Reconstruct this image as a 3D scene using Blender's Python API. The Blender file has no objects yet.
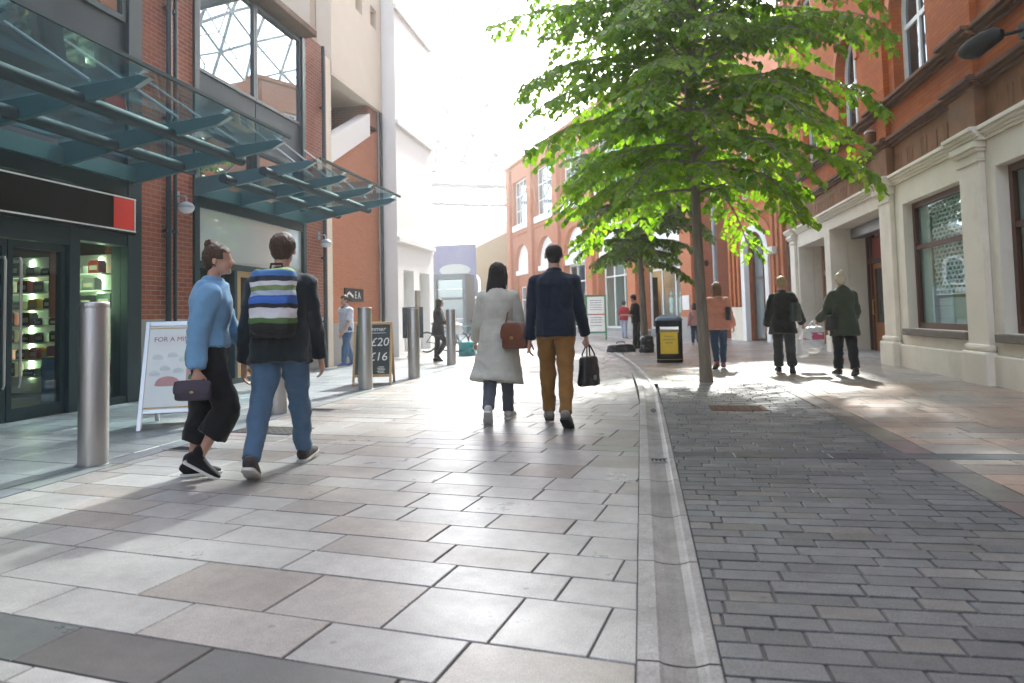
import bpy, bmesh, math, random
import numpy as np
from mathutils import Vector, Matrix, noise
rnd = random.Random(7)
PI = math.pi
R = math.radians
scene = bpy.context.scene
COL = scene.collection

# ------------------------------------------------------------------ materials
def newmat(name):
    m = bpy.data.materials.new(name); m.use_nodes = True
    nt = m.node_tree
    for n in list(nt.nodes): nt.nodes.remove(n)
    out = nt.nodes.new('ShaderNodeOutputMaterial')
    return m, nt, out
def N(nt, t, **kw):
    n = nt.nodes.new(t)
    for k, v in kw.items():
        if k in n.inputs: n.inputs[k].default_value = v
        else: setattr(n, k, v)
    return n
def c4(c): return (c[0], c[1], c[2], 1)
def surf(name, c1, c2=None, scale=6.0, rough=.6, metal=0.0, bump=0.0, bscale=60.0, detail=5, spec=.5, rvar=0.0, stretch=(1,1,1), dist=.01, coat=0.0, sheen=0.0, grime=0.0):
    """object-space noise mixing two colours, fine bump, roughness variation"""
    m, nt, out = newmat(name)
    b = N(nt, 'ShaderNodeBsdfPrincipled', Metallic=metal, Roughness=rough)
    b.inputs['Specular IOR Level'].default_value = spec
    b.inputs['Coat Weight'].default_value = coat
    b.inputs['Sheen Weight'].default_value = sheen
    nt.links.new(b.outputs[0], out.inputs[0])
    tc = N(nt, 'ShaderNodeTexCoord'); mp = N(nt, 'ShaderNodeMapping'); mp.inputs['Scale'].default_value = stretch
    nt.links.new(tc.outputs['Object'], mp.inputs[0])
    if c2 is None: c2 = tuple(x*.82 for x in c1)
    nz = N(nt, 'ShaderNodeTexNoise', Scale=scale, Detail=detail, Roughness=.6)
    nt.links.new(mp.outputs[0], nz.inputs['Vector'])
    rp = N(nt, 'ShaderNodeMapRange'); rp.inputs[1].default_value=.3; rp.inputs[2].default_value=.7
    nt.links.new(nz.outputs[0], rp.inputs[0])
    mx = N(nt, 'ShaderNodeMix', data_type='RGBA'); mx.inputs[6].default_value = c4(c1); mx.inputs[7].default_value = c4(c2)
    nt.links.new(rp.outputs[0], mx.inputs[0])
    colout = mx.outputs[2]
    if grime:
        n2 = N(nt, 'ShaderNodeTexNoise', Scale=1.3, Detail=8, Roughness=.7); nt.links.new(mp.outputs[0], n2.inputs['Vector'])
        r2 = N(nt, 'ShaderNodeMapRange'); r2.inputs[1].default_value=.5; r2.inputs[2].default_value=.75; r2.inputs[4].default_value=grime
        nt.links.new(n2.outputs[0], r2.inputs[0])
        m2 = N(nt, 'ShaderNodeMix', data_type='RGBA'); m2.inputs[7].default_value=(.12,.09,.06,1)
        nt.links.new(r2.outputs[0], m2.inputs[0]); nt.links.new(colout, m2.inputs[6]); colout = m2.outputs[2]
    nt.links.new(colout, b.inputs['Base Color'])
    if rvar:
        rr = N(nt, 'ShaderNodeMapRange'); rr.inputs[3].default_value = rough-rvar; rr.inputs[4].default_value = rough+rvar
        nt.links.new(nz.outputs[0], rr.inputs[0]); nt.links.new(rr.outputs[0], b.inputs['Roughness'])
    if bump:
        nb = N(nt, 'ShaderNodeTexNoise', Scale=bscale, Detail=4); nt.links.new(mp.outputs[0], nb.inputs['Vector'])
        bp = N(nt, 'ShaderNodeBump', Strength=bump, Distance=dist); nt.links.new(nb.outputs[0], bp.inputs['Height'])
        nt.links.new(bp.outputs[0], b.inputs['Normal'])
    return m
def brickmat(name, c1, c2, c3, mortar, w=.225, h=.075, rough=.85):
    m, nt, out = newmat(name)
    b = N(nt, 'ShaderNodeBsdfPrincipled', Roughness=rough); b.inputs['Specular IOR Level'].default_value=.25
    nt.links.new(b.outputs[0], out.inputs[0])
    tc = N(nt, 'ShaderNodeTexCoord'); sp = N(nt, 'ShaderNodeSeparateXYZ'); nt.links.new(tc.outputs['Object'], sp.inputs[0])
    ad = N(nt, 'ShaderNodeMath', operation='ADD'); nt.links.new(sp.outputs[0], ad.inputs[0]); nt.links.new(sp.outputs[1], ad.inputs[1])
    cb = N(nt, 'ShaderNodeCombineXYZ'); nt.links.new(ad.outputs[0], cb.inputs[0]); nt.links.new(sp.outputs[2], cb.inputs[1])
    bk = N(nt, 'ShaderNodeTexBrick', Scale=1.0); bk.offset=.5
    bk.inputs['Brick Width'].default_value=w; bk.inputs['Row Height'].default_value=h
    bk.inputs['Mortar Size'].default_value=.006; bk.inputs['Mortar Smooth'].default_value=.2; bk.inputs['Bias'].default_value=0
    bk.inputs['Color1'].default_value=c4(c1); bk.inputs['Color2'].default_value=c4(c2); bk.inputs['Mortar'].default_value=c4(mortar)
    nt.links.new(cb.outputs[0], bk.inputs['Vector'])
    nz = N(nt, 'ShaderNodeTexNoise', Scale=1.6, Detail=8, Roughness=.7); nt.links.new(tc.outputs['Object'], nz.inputs['Vector'])
    rp = N(nt, 'ShaderNodeMapRange'); rp.inputs[1].default_value=.42; rp.inputs[2].default_value=.72; rp.inputs[4].default_value=.75
    nt.links.new(nz.outputs[0], rp.inputs[0])
    mx = N(nt, 'ShaderNodeMix', data_type='RGBA'); mx.inputs[7].default_value=c4(c3)
    nt.links.new(rp.outputs[0], mx.inputs[0]); nt.links.new(bk.outputs[0], mx.inputs[6])
    nt.links.new(mx.outputs[2], b.inputs['Base Color'])
    bp = N(nt, 'ShaderNodeBump', Strength=.5, Distance=.008); bp.invert=True
    nt.links.new(bk.outputs['Fac'], bp.inputs['Height']); nt.links.new(bp.outputs[0], b.inputs['Normal'])
    return m
def tonemat(name, rough, speck=.35, sscale=220., bump=.15, rvar=.12, spec=.5, stain=.25):
    """stone whose flag colour comes from the 'tone' attribute, with granite speckle and wear"""
    m, nt, out = newmat(name)
    b = N(nt, 'ShaderNodeBsdfPrincipled', Roughness=rough); b.inputs['Specular IOR Level'].default_value=spec
    nt.links.new(b.outputs[0], out.inputs[0])
    tc = N(nt, 'ShaderNodeTexCoord'); at = N(nt, 'ShaderNodeAttribute', attribute_name='tone')
    n1 = N(nt, 'ShaderNodeTexNoise', Scale=sscale, Detail=2); nt.links.new(tc.outputs['Object'], n1.inputs['Vector'])
    r1 = N(nt, 'ShaderNodeMapRange'); r1.inputs[1].default_value=.3; r1.inputs[2].default_value=.7; r1.inputs[3].default_value=1-speck; r1.inputs[4].default_value=1+speck
    nt.links.new(n1.outputs[0], r1.inputs[0])
    n2 = N(nt, 'ShaderNodeTexNoise', Scale=1.7, Detail=9, Roughness=.72); nt.links.new(tc.outputs['Object'], n2.inputs['Vector'])
    r2 = N(nt, 'ShaderNodeMapRange'); r2.inputs[1].default_value=.35; r2.inputs[2].default_value=.7; r2.inputs[3].default_value=1.06; r2.inputs[4].default_value=1-stain
    nt.links.new(n2.outputs[0], r2.inputs[0])
    n3 = N(nt, 'ShaderNodeTexVoronoi', Scale=3.1); nt.links.new(tc.outputs['Object'], n3.inputs['Vector'])
    r3 = N(nt, 'ShaderNodeMapRange'); r3.inputs[1].default_value=.03; r3.inputs[2].default_value=.05; r3.inputs[3].default_value=.6; r3.inputs[4].default_value=1
    nt.links.new(n3.outputs['Distance'], r3.inputs[0])
    mu = N(nt, 'ShaderNodeMath', operation='MULTIPLY'); nt.links.new(r1.outputs[0], mu.inputs[0]); nt.links.new(r2.outputs[0], mu.inputs[1])
    mu2 = N(nt, 'ShaderNodeMath', operation='MULTIPLY'); nt.links.new(mu.outputs[0], mu2.inputs[0]); nt.links.new(r3.outputs[0], mu2.inputs[1])
    n4 = N(nt, 'ShaderNodeTexNoise', Scale=.55, Detail=6, Roughness=.65); nt.links.new(tc.outputs['Object'], n4.inputs['Vector'])
    r4 = N(nt, 'ShaderNodeMapRange'); r4.inputs[1].default_value=.38; r4.inputs[2].default_value=.66; r4.inputs[3].default_value=1.08; r4.inputs[4].default_value=.80
    nt.links.new(n4.outputs[0], r4.inputs[0])
    n5 = N(nt, 'ShaderNodeTexNoise', Scale=14., Detail=6, Roughness=.75); nt.links.new(tc.outputs['Object'], n5.inputs['Vector'])
    r5 = N(nt, 'ShaderNodeMapRange'); r5.inputs[1].default_value=.3; r5.inputs[2].default_value=.7; r5.inputs[3].default_value=.86; r5.inputs[4].default_value=1.1
    nt.links.new(n5.outputs[0], r5.inputs[0])
    mu3 = N(nt, 'ShaderNodeMath', operation='MULTIPLY'); nt.links.new(r4.outputs[0], mu3.inputs[0]); nt.links.new(r5.outputs[0], mu3.inputs[1])
    mu4 = N(nt, 'ShaderNodeMath', operation='MULTIPLY'); nt.links.new(mu2.outputs[0], mu4.inputs[0]); nt.links.new(mu3.outputs[0], mu4.inputs[1])
    vm = N(nt, 'ShaderNodeVectorMath', operation='SCALE'); nt.links.new(at.outputs['Color'], vm.inputs[0]); nt.links.new(mu4.outputs[0], vm.inputs['Scale'])
    nt.links.new(vm.outputs[0], b.inputs['Base Color'])
    rr = N(nt, 'ShaderNodeMapRange'); rr.inputs[1].default_value=.3; rr.inputs[2].default_value=.7; rr.inputs[3].default_value=rough-rvar; rr.inputs[4].default_value=rough+rvar
    nt.links.new(n2.outputs[0], rr.inputs[0]); nt.links.new(rr.outputs[0], b.inputs['Roughness'])
    bp = N(nt, 'ShaderNodeBump', Strength=bump, Distance=.004); nt.links.new(n1.outputs[0], bp.inputs['Height'])
    nt.links.new(bp.outputs[0], b.inputs['Normal'])
    return m
def glassmat(name, tint, refl=.0, rough=.0, dark=None):
    m, nt, out = newmat(name)
    gl = N(nt, 'ShaderNodeBsdfGlossy', Roughness=rough); gl.inputs[0].default_value=(.80,.92,1,1)
    ge = N(nt, 'ShaderNodeNewGeometry'); dt = N(nt, 'ShaderNodeVectorMath', operation='DOT_PRODUCT')
    nt.links.new(ge.outputs['Incoming'], dt.inputs[0]); nt.links.new(ge.outputs['Normal'], dt.inputs[1])
    ab = N(nt, 'ShaderNodeMath', operation='ABSOLUTE'); nt.links.new(dt.outputs['Value'], ab.inputs[0])
    iv = N(nt, 'ShaderNodeMath', operation='SUBTRACT'); iv.inputs[0].default_value=1; nt.links.new(ab.outputs[0], iv.inputs[1])
    pw = N(nt, 'ShaderNodeMath', operation='POWER'); pw.inputs[1].default_value=5; nt.links.new(iv.outputs[0], pw.inputs[0])
    fr = N(nt, 'ShaderNodeMath', operation='MULTIPLY_ADD'); fr.inputs[1].default_value=.9; fr.inputs[2].default_value=.035; nt.links.new(pw.outputs[0], fr.inputs[0])
    if refl:
        fa = N(nt, 'ShaderNodeMath', operation='ADD'); fa.inputs[1].default_value=refl; fa.use_clamp=True
        nt.links.new(fr.outputs[0], fa.inputs[0]); fac = fa.outputs[0]
    else: fac = fr.outputs[0]
    if dark:
        tr = N(nt, 'ShaderNodeBsdfDiffuse'); tr.inputs[0].default_value=c4(dark)
    else:
        tr = N(nt, 'ShaderNodeBsdfTransparent'); tr.inputs[0].default_value=c4(tint)
    mx = N(nt, 'ShaderNodeMixShader'); nt.links.new(fac, mx.inputs[0]); nt.links.new(tr.outputs[0], mx.inputs[1]); nt.links.new(gl.outputs[0], mx.inputs[2])
    nt.links.new(mx.outputs[0], out.inputs[0])
    return m
def emitmat(name, c, s):
    m, nt, out = newmat(name)
    e = N(nt, 'ShaderNodeEmission', Strength=s); e.inputs[0].default_value=c4(c); nt.links.new(e.outputs[0], out.inputs[0]); return m
def leafmat(name, c1, c2, trans):
    m, nt, out = newmat(name)
    at = N(nt, 'ShaderNodeAttribute', attribute_name='tone')
    mx = N(nt, 'ShaderNodeMix', data_type='RGBA'); mx.inputs[6].default_value=c4(c1); mx.inputs[7].default_value=c4(c2)
    nt.links.new(at.outputs['Fac'], mx.inputs[0])
    b = N(nt, 'ShaderNodeBsdfPrincipled', Roughness=.38); nt.links.new(mx.outputs[2], b.inputs['Base Color'])
    b.inputs['Specular IOR Level'].default_value=.5
    t = N(nt, 'ShaderNodeBsdfTranslucent'); hs = N(nt, 'ShaderNodeVectorMath', operation='MULTIPLY'); hs.inputs[1].default_value=trans
    nt.links.new(mx.outputs[2], hs.inputs[0]); nt.links.new(hs.outputs[0], t.inputs[0])
    ms = N(nt, 'ShaderNodeMixShader'); ms.inputs[0].default_value=.5
    nt.links.new(b.outputs[0], ms.inputs[1]); nt.links.new(t.outputs[0], ms.inputs[2]); nt.links.new(ms.outputs[0], out.inputs[0])
    return m
_fab = {}
def fabric(c, var=.8, sheen=.15, wscale=420., rough=.9):
    k = (c, var)
    if k not in _fab:
        _fab[k] = surf('fabric_%d' % len(_fab), c, tuple(x*var for x in c), scale=9, rough=rough, bump=.25, bscale=wscale, sheen=sheen, spec=.2, dist=.002)
    return _fab[k]

M = {}
M['teal'] = surf('dark_teal_metal', (.009,.030,.040), (.012,.038,.05), 3, .42, 0, .03, 30, spec=.3)
M['beam'] = surf('painted_beam_steel', (.04,.115,.135), (.048,.13,.15), 4, .35, 0, .03, 40, spec=.6)
M['panel'] = surf('slate_panel', (.013,.030,.046), (.017,.037,.054), 2, .5, spec=.2)
M['black'] = surf('black_gloss', (.003,.003,.004), (.005,.005,.005), 5, .3, spec=.12)
M['blackm'] = surf('black_matt', (.009,.009,.010), (.015,.015,.015), 8, .6, bump=.1, spec=.25)
M['white'] = surf('white_paint', (.78,.78,.76), (.7,.7,.68), 3, .5)
M['red'] = surf('red_paint', (.75,.02,.012), (.7,.02,.012), 3, .4)
M['brickL'] = brickmat('red_brick', (.32,.09,.05), (.24,.065,.04), (.32,.13,.075), (.34,.28,.24))
M['brickR'] = brickmat('orange_brick', (.50,.118,.012), (.40,.085,.009), (.30,.062,.012), (.19,.085,.04))
M['brickB'] = brickmat('salmon_brick', (.52,.185,.085), (.46,.155,.07), (.47,.18,.095), (.40,.25,.18))
M['terra'] = surf('terracotta', (.46,.135,.028), (.38,.10,.022), 5, .75, bump=.2, bscale=40)
M['sand'] = surf('brown_sandstone', (.27,.115,.042), (.17,.075,.032), 3, .85, bump=.3, bscale=45, grime=.5)
M['sandd'] = surf('weathered_moulding', (.17,.07,.03), (.09,.042,.022), 4, .85, bump=.3, bscale=35)
M['granite'] = surf('pale_granite', (.36,.35,.33), (.27,.26,.25), 90, .6, bump=.1, bscale=120)
M['cream'] = surf('cream_masonry_paint', (.78,.72,.61), (.72,.66,.55), 2.2, .72, bump=.12, bscale=25, grime=.22)
M['creamL'] = surf('cream_render', (.78,.70,.58), (.74,.66,.54), 2, .8, bump=.05, bscale=30)
M['whiteL'] = surf('white_render', (.88,.87,.85), (.85,.84,.82), 2, .75)
M['tan'] = surf('tan_render', (.24,.2,.11), (.22,.18,.1), 2, .8)
M['sillg'] = surf('grey_sill_stone', (.2,.17,.14), (.15,.13,.11), 12, .8, bump=.2)
M['wood'] = surf('brown_joinery', (.10,.035,.015), (.07,.022,.010), 10, .4, stretch=(8,8,1), spec=.5)
M['woodo'] = surf('orange_timber', (.36,.14,.03), (.28,.10,.022), 10, .4, stretch=(8,8,1))
M['pine'] = surf('pale_timber', (.45,.30,.14), (.36,.23,.10), 10, .5, stretch=(6,6,1))
M['whitew'] = surf('white_window_paint', (.76,.76,.74), (.70,.70,.67), 6, .45)
M['glass'] = glassmat('clear_glass', (.86,.93,.92))
M['canopyg'] = glassmat('canopy_glass', (.78,.90,.90), .05)
M['glassd'] = glassmat('dark_window_glass', None, .05, dark=(.018,.024,.028))
M['glassm'] = glassmat('mirror_window_glass', None, .45, dark=(.03,.05,.06))
M['glassg'] = glassmat('office_glass', None, .22, dark=(.20,.24,.25))
M['domeg'] = glassmat('dome_glass', (.82,.87,.89))
M['steel'] = surf('brushed_steel', (.52,.51,.50), (.46,.45,.44), 5, .42, 1, .12, 500, stretch=(1,1,.02), rvar=.06)
M['steelm'] = surf('dull_steel', (.33,.34,.36), (.28,.29,.3), 6, .42, .9)
M['alu'] = surf('aluminium_frame', (.6,.61,.62), (.55,.56,.57), 6, .38, .8)
M['domes'] = surf('white_steel', (.075,.10,.12), (.065,.09,.11), 2, .5)
M['rail'] = surf('painted_rail', (.028,.055,.068), (.022,.045,.058), 3, .65, spec=.15)
M['pipe'] = surf('grey_blue_pipe', (.022,.038,.052), (.018,.03,.042), 3, .4)
M['lampg'] = surf('grey_lamp_body', (.32,.36,.40), (.28,.32,.36), 6, .45)
M['opal'] = surf('opal_globe', (.72,.74,.75), (.7,.72,.74), 6, .25)
M['asphalt'] = surf('ground_base', (.12,.115,.11), (.09,.088,.085), 8, .9, bump=.3)
M['mortar'] = surf('paving_mortar', (.085,.08,.075), (.06,.056,.052), 20, .95)
M['flag'] = tonemat('granite_flags', .34, rvar=.10, spec=.6)
M['sett'] = tonemat('blue_grey_setts', .46, .4, 180., .35, spec=.4)
M['channel'] = tonemat('channel_granite', .42, .3, 160., .2, stain=.5)
M['bark'] = surf('lime_bark', (.27,.225,.175), (.17,.14,.105), 9, .9, bump=.9, bscale=22, stretch=(2.2,2.2,.35), dist=.03)
M['leaf'] = leafmat('lime_leaf', (.08,.18,.010), (.24,.37,.016), (1.7,1.8,.9))
M['leaf2'] = leafmat('bright_lime_leaf', (.05,.11,.010), (.13,.22,.016), (1.7,1.7,.8))
M['skin'] = surf('skin', (.50,.29,.21), (.45,.25,.18), 12, .5, bump=.05, bscale=200, spec=.35)
M['lip'] = surf('lips', (.36,.13,.11), None, 12, .45)
M['eye'] = surf('eye_dark', (.03,.02,.018), None, 12, .2)
M['hairb'] = surf('black_hair', (.012,.010,.010), (.022,.018,.016), 30, .42, bump=1.0, bscale=110, stretch=(3,3,.15), dist=.012)
M['hairbr'] = surf('brown_hair', (.085,.042,.022), (.05,.026,.014), 30, .45, bump=1.0, bscale=110, stretch=(3,3,.15), dist=.012)
M['hairau'] = surf('auburn_hair', (.24,.11,.055), (.16,.07,.035), 30, .45, bump=1.0, bscale=110, stretch=(3,3,.15), dist=.012)
M['hairbl'] = surf('blonde_hair', (.42,.29,.14), (.30,.20,.09), 30, .5, bump=.5, bscale=90, stretch=(3,3,.4), dist=.004)
M['hairw'] = surf('pale_blonde_hair', (.62,.53,.40), (.50,.42,.31), 30, .5, bump=.5, bscale=90, stretch=(3,3,.4), dist=.004)
M['leatherb'] = surf('brown_leather', (.17,.055,.025), (.12,.036,.017), 14, .4, bump=.2, bscale=140)
M['leatherk'] = surf('black_leather', (.014,.014,.016), (.022,.022,.024), 14, .36, bump=.2, bscale=140)
M['sole'] = surf('rubber_sole', (.70,.69,.66), (.6,.59,.56), 14, .7)
M['soled'] = surf('dark_sole', (.03,.03,.03), None, 14, .7)
M['plastic'] = surf('white_plastic_bag', (.75,.75,.76), (.68,.68,.70), 9, .35, bump=.3, bscale=14, dist=.02)
M['brass'] = surf('brass', (.6,.42,.15), None, 9, .3, 1)
M['chalk'] = surf('chalk', (.8,.8,.78), None, 60, .9)
M['slate'] = surf('chalkboard', (.018,.035,.038), (.03,.05,.052), 7, .7)
M['yellow'] = surf('yellow_poster', (.80,.58,.03), (.75,.52,.03), 8, .5)
M['lilac'] = surf('lilac_print', (.17,.17,.32), (.22,.22,.33), 1.2, .6)
M['led'] = emitmat('led_strip', (.75,1.0,.55), 3.2)
M['warmlamp'] = emitmat('warm_lamp', (1.0,.5,.15), 6.)
M['roomd'] = surf('dim_room', (.05,.05,.05), (.04,.04,.04), 2, .8)
M['roomw'] = surf('pale_room', (.55,.5,.42), (.5,.45,.38), 2, .8)
M['net'] = surf('pale_blind', (.55,.58,.55), (.5,.53,.5), 5, .8)

# ------------------------------------------------------------------ mesh builder
class MB:
    def __init__(s): s.v=[]; s.f=[]; s.m=[]
    def add(s, vs, fs, mi=0):
        o=len(s.v); s.v.extend(Vector(v) for v in vs); s.f.extend(tuple(i+o for i in f) for f in fs); s.m.extend([mi]*len(fs))
    def box(s, x0,x1,y0,y1,z0,z1, mi=0, T=None):
        vs=[Vector((x,y,z)) for x in (x0,x1) for y in (y0,y1) for z in (z0,z1)]
        if T is not None: vs=[T@v for v in vs]
        s.add(vs, [(0,1,3,2),(4,6,7,5),(0,4,5,1),(2,3,7,6),(0,2,6,4),(1,5,7,3)], mi)
    def bar(s, p, q, w, h, mi=0, up=(0,0,1)):
        p=Vector(p);q=Vector(q);d=(q-p).normalized();u=Vector(up)
        if abs(d.dot(u))>.99: u=Vector((1,0,0))
        r=d.cross(u).normalized();u=r.cross(d)
        vs=[e+r*a*w/2+u*b*h/2 for e in (p,q) for a in (-1,1) for b in (-1,1)]
        s.add(vs,[(0,1,3,2),(4,6,7,5),(0,4,5,1),(2,3,7,6),(0,2,6,4),(1,5,7,3)],mi)
    def prism(s, pts, off, mi=0):
        """polygon pts (3D) extruded by vector off"""
        n=len(pts);off=Vector(off);a=[Vector(p) for p in pts];b=[p+off for p in a]
        s.add(a+b,[tuple(range(n)),tuple(range(2*n-1,n-1,-1))]+[(i,(i+1)%n,n+(i+1)%n,n+i) for i in range(n)],mi)
    def quad(s,a,b,c,d,mi=0): s.add([a,b,c,d],[(0,1,2,3)],mi)
    def loft(s, cs, rx, ry, right=(1,0,0), n=16, mi=0, sup=2.0, caps=True):
        """elliptic rings; ring plane spanned by right and axis x right"""
        cs=[Vector(c) for c in cs];k=len(cs);vs=[]
        for i,c in enumerate(cs):
            ax=(cs[min(i+1,k-1)]-cs[max(i-1,0)]).normalized();r=Vector(right)
            r=(r-ax*r.dot(ax)).normalized();f=ax.cross(r)
            for j in range(n):
                t=2*PI*j/n;a,b=math.cos(t),math.sin(t)
                a=math.copysign(abs(a)**(2/sup),a);b=math.copysign(abs(b)**(2/sup),b)
                vs.append(c+r*a*rx[i]+f*b*ry[i])
        fs=[(i*n+j,i*n+(j+1)%n,(i+1)*n+(j+1)%n,(i+1)*n+j) for i in range(k-1) for j in range(n)]
        if caps: fs+= [tuple(range(n-1,-1,-1)),tuple(range((k-1)*n,k*n))]
        s.add(vs,fs,mi)
    def tube(s, pts, rad, n=10, mi=0, rounded=False):
        pts=[Vector(p) for p in pts]
        if not hasattr(rad,'__len__'): rad=[rad]*len(pts)
        rad=list(rad)
        if rounded:
            d0=(pts[0]-pts[1]).normalized();d1=(pts[-1]-pts[-2]).normalized();r0,r1=rad[0],rad[-1]
            pts=[pts[0]+d0*r0*.95,pts[0]+d0*r0*.6]+pts+[pts[-1]+d1*r1*.6,pts[-1]+d1*r1*.95]
            rad=[r0*.3,r0*.8]+rad+[r1*.8,r1*.3]
        k=len(pts);vs=[];ref=None
        for i,p in enumerate(pts):
            ax=(pts[min(i+1,k-1)]-pts[max(i-1,0)]).normalized()
            if ref is None: ref=Vector((0,0,1)).cross(ax) if abs(ax.z)<.9 else Vector((1,0,0)).cross(ax)
            ref=(ref-ax*ref.dot(ax)).normalized();f=ax.cross(ref)
            for j in range(n):
                t=2*PI*j/n;vs.append(p+ref*math.cos(t)*rad[i]+f*math.sin(t)*rad[i])
        fs=[(i*n+j,i*n+(j+1)%n,(i+1)*n+(j+1)%n,(i+1)*n+j) for i in range(k-1) for j in range(n)]
        fs+=[tuple(range(n-1,-1,-1)),tuple(range((k-1)*n,k*n))]
        s.add(vs,fs,mi)
    def ell(s, c, r, n=16, k=10, mi=0, rot=None):
        c=Vector(c);vs=[];
        for i in range(1,k):
            a=PI*i/k
            for j in range(n):
                t=2*PI*j/n;p=Vector((r[0]*math.sin(a)*math.cos(t),r[1]*math.sin(a)*math.sin(t),r[2]*math.cos(a)))
                vs.append(c+(rot@p if rot else p))
        top=Vector((0,0,r[2]));vs.append(c+(rot@top if rot else top));vs.append(c-(rot@top if rot else top))
        T=len(vs)-2;B=T+1
        fs=[(i*n+j,i*n+(j+1)%n,(i+1)*n+(j+1)%n,(i+1)*n+j) for i in range(k-2) for j in range(n)]
        fs+=[(T,(j+1)%n,j) for j in range(n)]+[(B,(k-2)*n+j,(k-2)*n+(j+1)%n) for j in range(n)]
        s.add(vs,fs,mi)
    def lathe(s, prof, c=(0,0,0), n=24, mi=0):
        c=Vector(c);vs=[c+Vector((r*math.cos(2*PI*j/n),r*math.sin(2*PI*j/n),z)) for r,z in prof for j in range(n)];k=len(prof)
        fs=[(i*n+j,i*n+(j+1)%n,(i+1)*n+(j+1)%n,(i+1)*n+j) for i in range(k-1) for j in range(n)]
        fs+=[tuple(range(n-1,-1,-1)),tuple(range((k-1)*n,k*n))]
        s.add(vs,fs,mi)
    def torus(s,c,R0,r,ax='x',n=28,k=8,mi=0):
        c=Vector(c);vs=[]
        for i in range(n):
            a=2*PI*i/n
            for j in range(k):
                b=2*PI*j/k;q=R0+r*math.cos(b);u,v,w=q*math.cos(a),q*math.sin(a),r*math.sin(b)
                vs.append(c+Vector((w,u,v) if ax=='x' else (u,w,v) if ax=='y' else (u,v,w)))
        s.add(vs,[(i*k+j,((i+1)%n)*k+j,((i+1)%n)*k+(j+1)%k,i*k+(j+1)%k) for i in range(n) for j in range(k)],mi)
    def text(s, body, size, T, mi=0, ext=.002, align='CENTER', shear=0):
        cu=bpy.data.curves.new('txt','FONT');cu.body=body;cu.size=size;cu.extrude=ext;cu.align_x=align;cu.align_y='CENTER';cu.resolution_u=3;cu.shear=shear
        o=bpy.data.objects.new('txt',cu);COL.objects.link(o);bpy.context.view_layer.update()
        me=bpy.data.meshes.new_from_object(o.evaluated_get(bpy.context.evaluated_depsgraph_get()))
        s.add([T@v.co for v in me.vertices],[tuple(p.vertices) for p in me.polygons],mi)
        bpy.data.objects.remove(o);bpy.data.curves.remove(cu);bpy.data.meshes.remove(me)
    def mesh(s,name,recalc=True):
        me=bpy.data.meshes.new(name);me.from_pydata([tuple(v) for v in s.v],[],s.f)
        me.polygons.foreach_set('material_index',s.m)
        if recalc:
            b=bmesh.new();b.from_mesh(me);bmesh.ops.recalc_face_normals(b,faces=b.faces);b.to_mesh(me);b.free()
        return me
    def build(s,name,mats,parent=None,loc=None,smooth=False,bevel=0,rotz=0):
        me=s.mesh(name)
        if not isinstance(mats,(list,tuple)): mats=[mats]
        for m in mats: me.materials.append(m)
        if smooth:
            me.polygons.foreach_set('use_smooth',[True]*len(me.polygons))
        o=bpy.data.objects.new(name,me);COL.objects.link(o)
        if parent: o.parent=parent
        if loc: o.location=loc
        o.rotation_euler=(0,0,rotz)
        if bevel:
            b=o.modifiers.new('b','BEVEL');b.width=bevel;b.segments=2;b.limit_method='ANGLE';b.angle_limit=R(40)
        if smooth:
            try: me.set_sharp_from_angle(angle=R(42))
            except Exception: pass
        return o
def tag(o,label=None,cat=None,group=None,kind=None):
    if label: o['label']=label
    if cat: o['category']=cat
    if group: o['group']=group
    if kind: o['kind']=kind
    return o
def thing(name,label,cat,loc=(0,0,0),rotz=0,group=None):
    o=bpy.data.objects.new(name,None);COL.objects.link(o);o.location=loc;o.rotation_euler=(0,0,rotz);o.empty_display_size=.2
    return tag(o,label,cat,group)
def parts(name,mat,parent,fn,items,**k):
    r=[]
    for it in items:
        mb=MB();fn(mb,it);r.append(mb.build(name,mat,parent,**k))
    return r
def copytree(o,parent=None):
    c=o.copy();COL.objects.link(c)
    if parent: c.parent=parent
    for ch in list(o.children): copytree(ch,c)
    return c
# ------------------------------------------------------------------ camera (24 mm-ish lens, waist height, level to the eye but rolled by a hair)
cd=bpy.data.cameras.new('camera');cam=bpy.data.objects.new('camera',cd);COL.objects.link(cam);scene.camera=cam
cd.sensor_width=36;cd.lens=36*720/1024;cd.clip_end=2000;cd.clip_start=.05
YAW,PIT,ROL=R(10.1),R(3.1),R(1.4)
fw=Vector((-math.sin(YAW)*math.cos(PIT),math.cos(YAW)*math.cos(PIT),math.sin(PIT)))
rt=Vector((math.cos(YAW),math.sin(YAW),0));up=rt.cross(fw)
rt2=rt*math.cos(ROL)-up*math.sin(ROL);up2=rt*math.sin(ROL)+up*math.cos(ROL)
cam.matrix_world=Matrix(((rt2.x,up2.x,-fw.x,0),(rt2.y,up2.y,-fw.y,0),(rt2.z,up2.z,-fw.z,1.12),(0,0,0,1)))
cd.shift_y=-(341.5-277)/1024
cd.dof.use_dof=True;cd.dof.focus_distance=6.5;cd.dof.aperture_fstop=2.8

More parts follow.
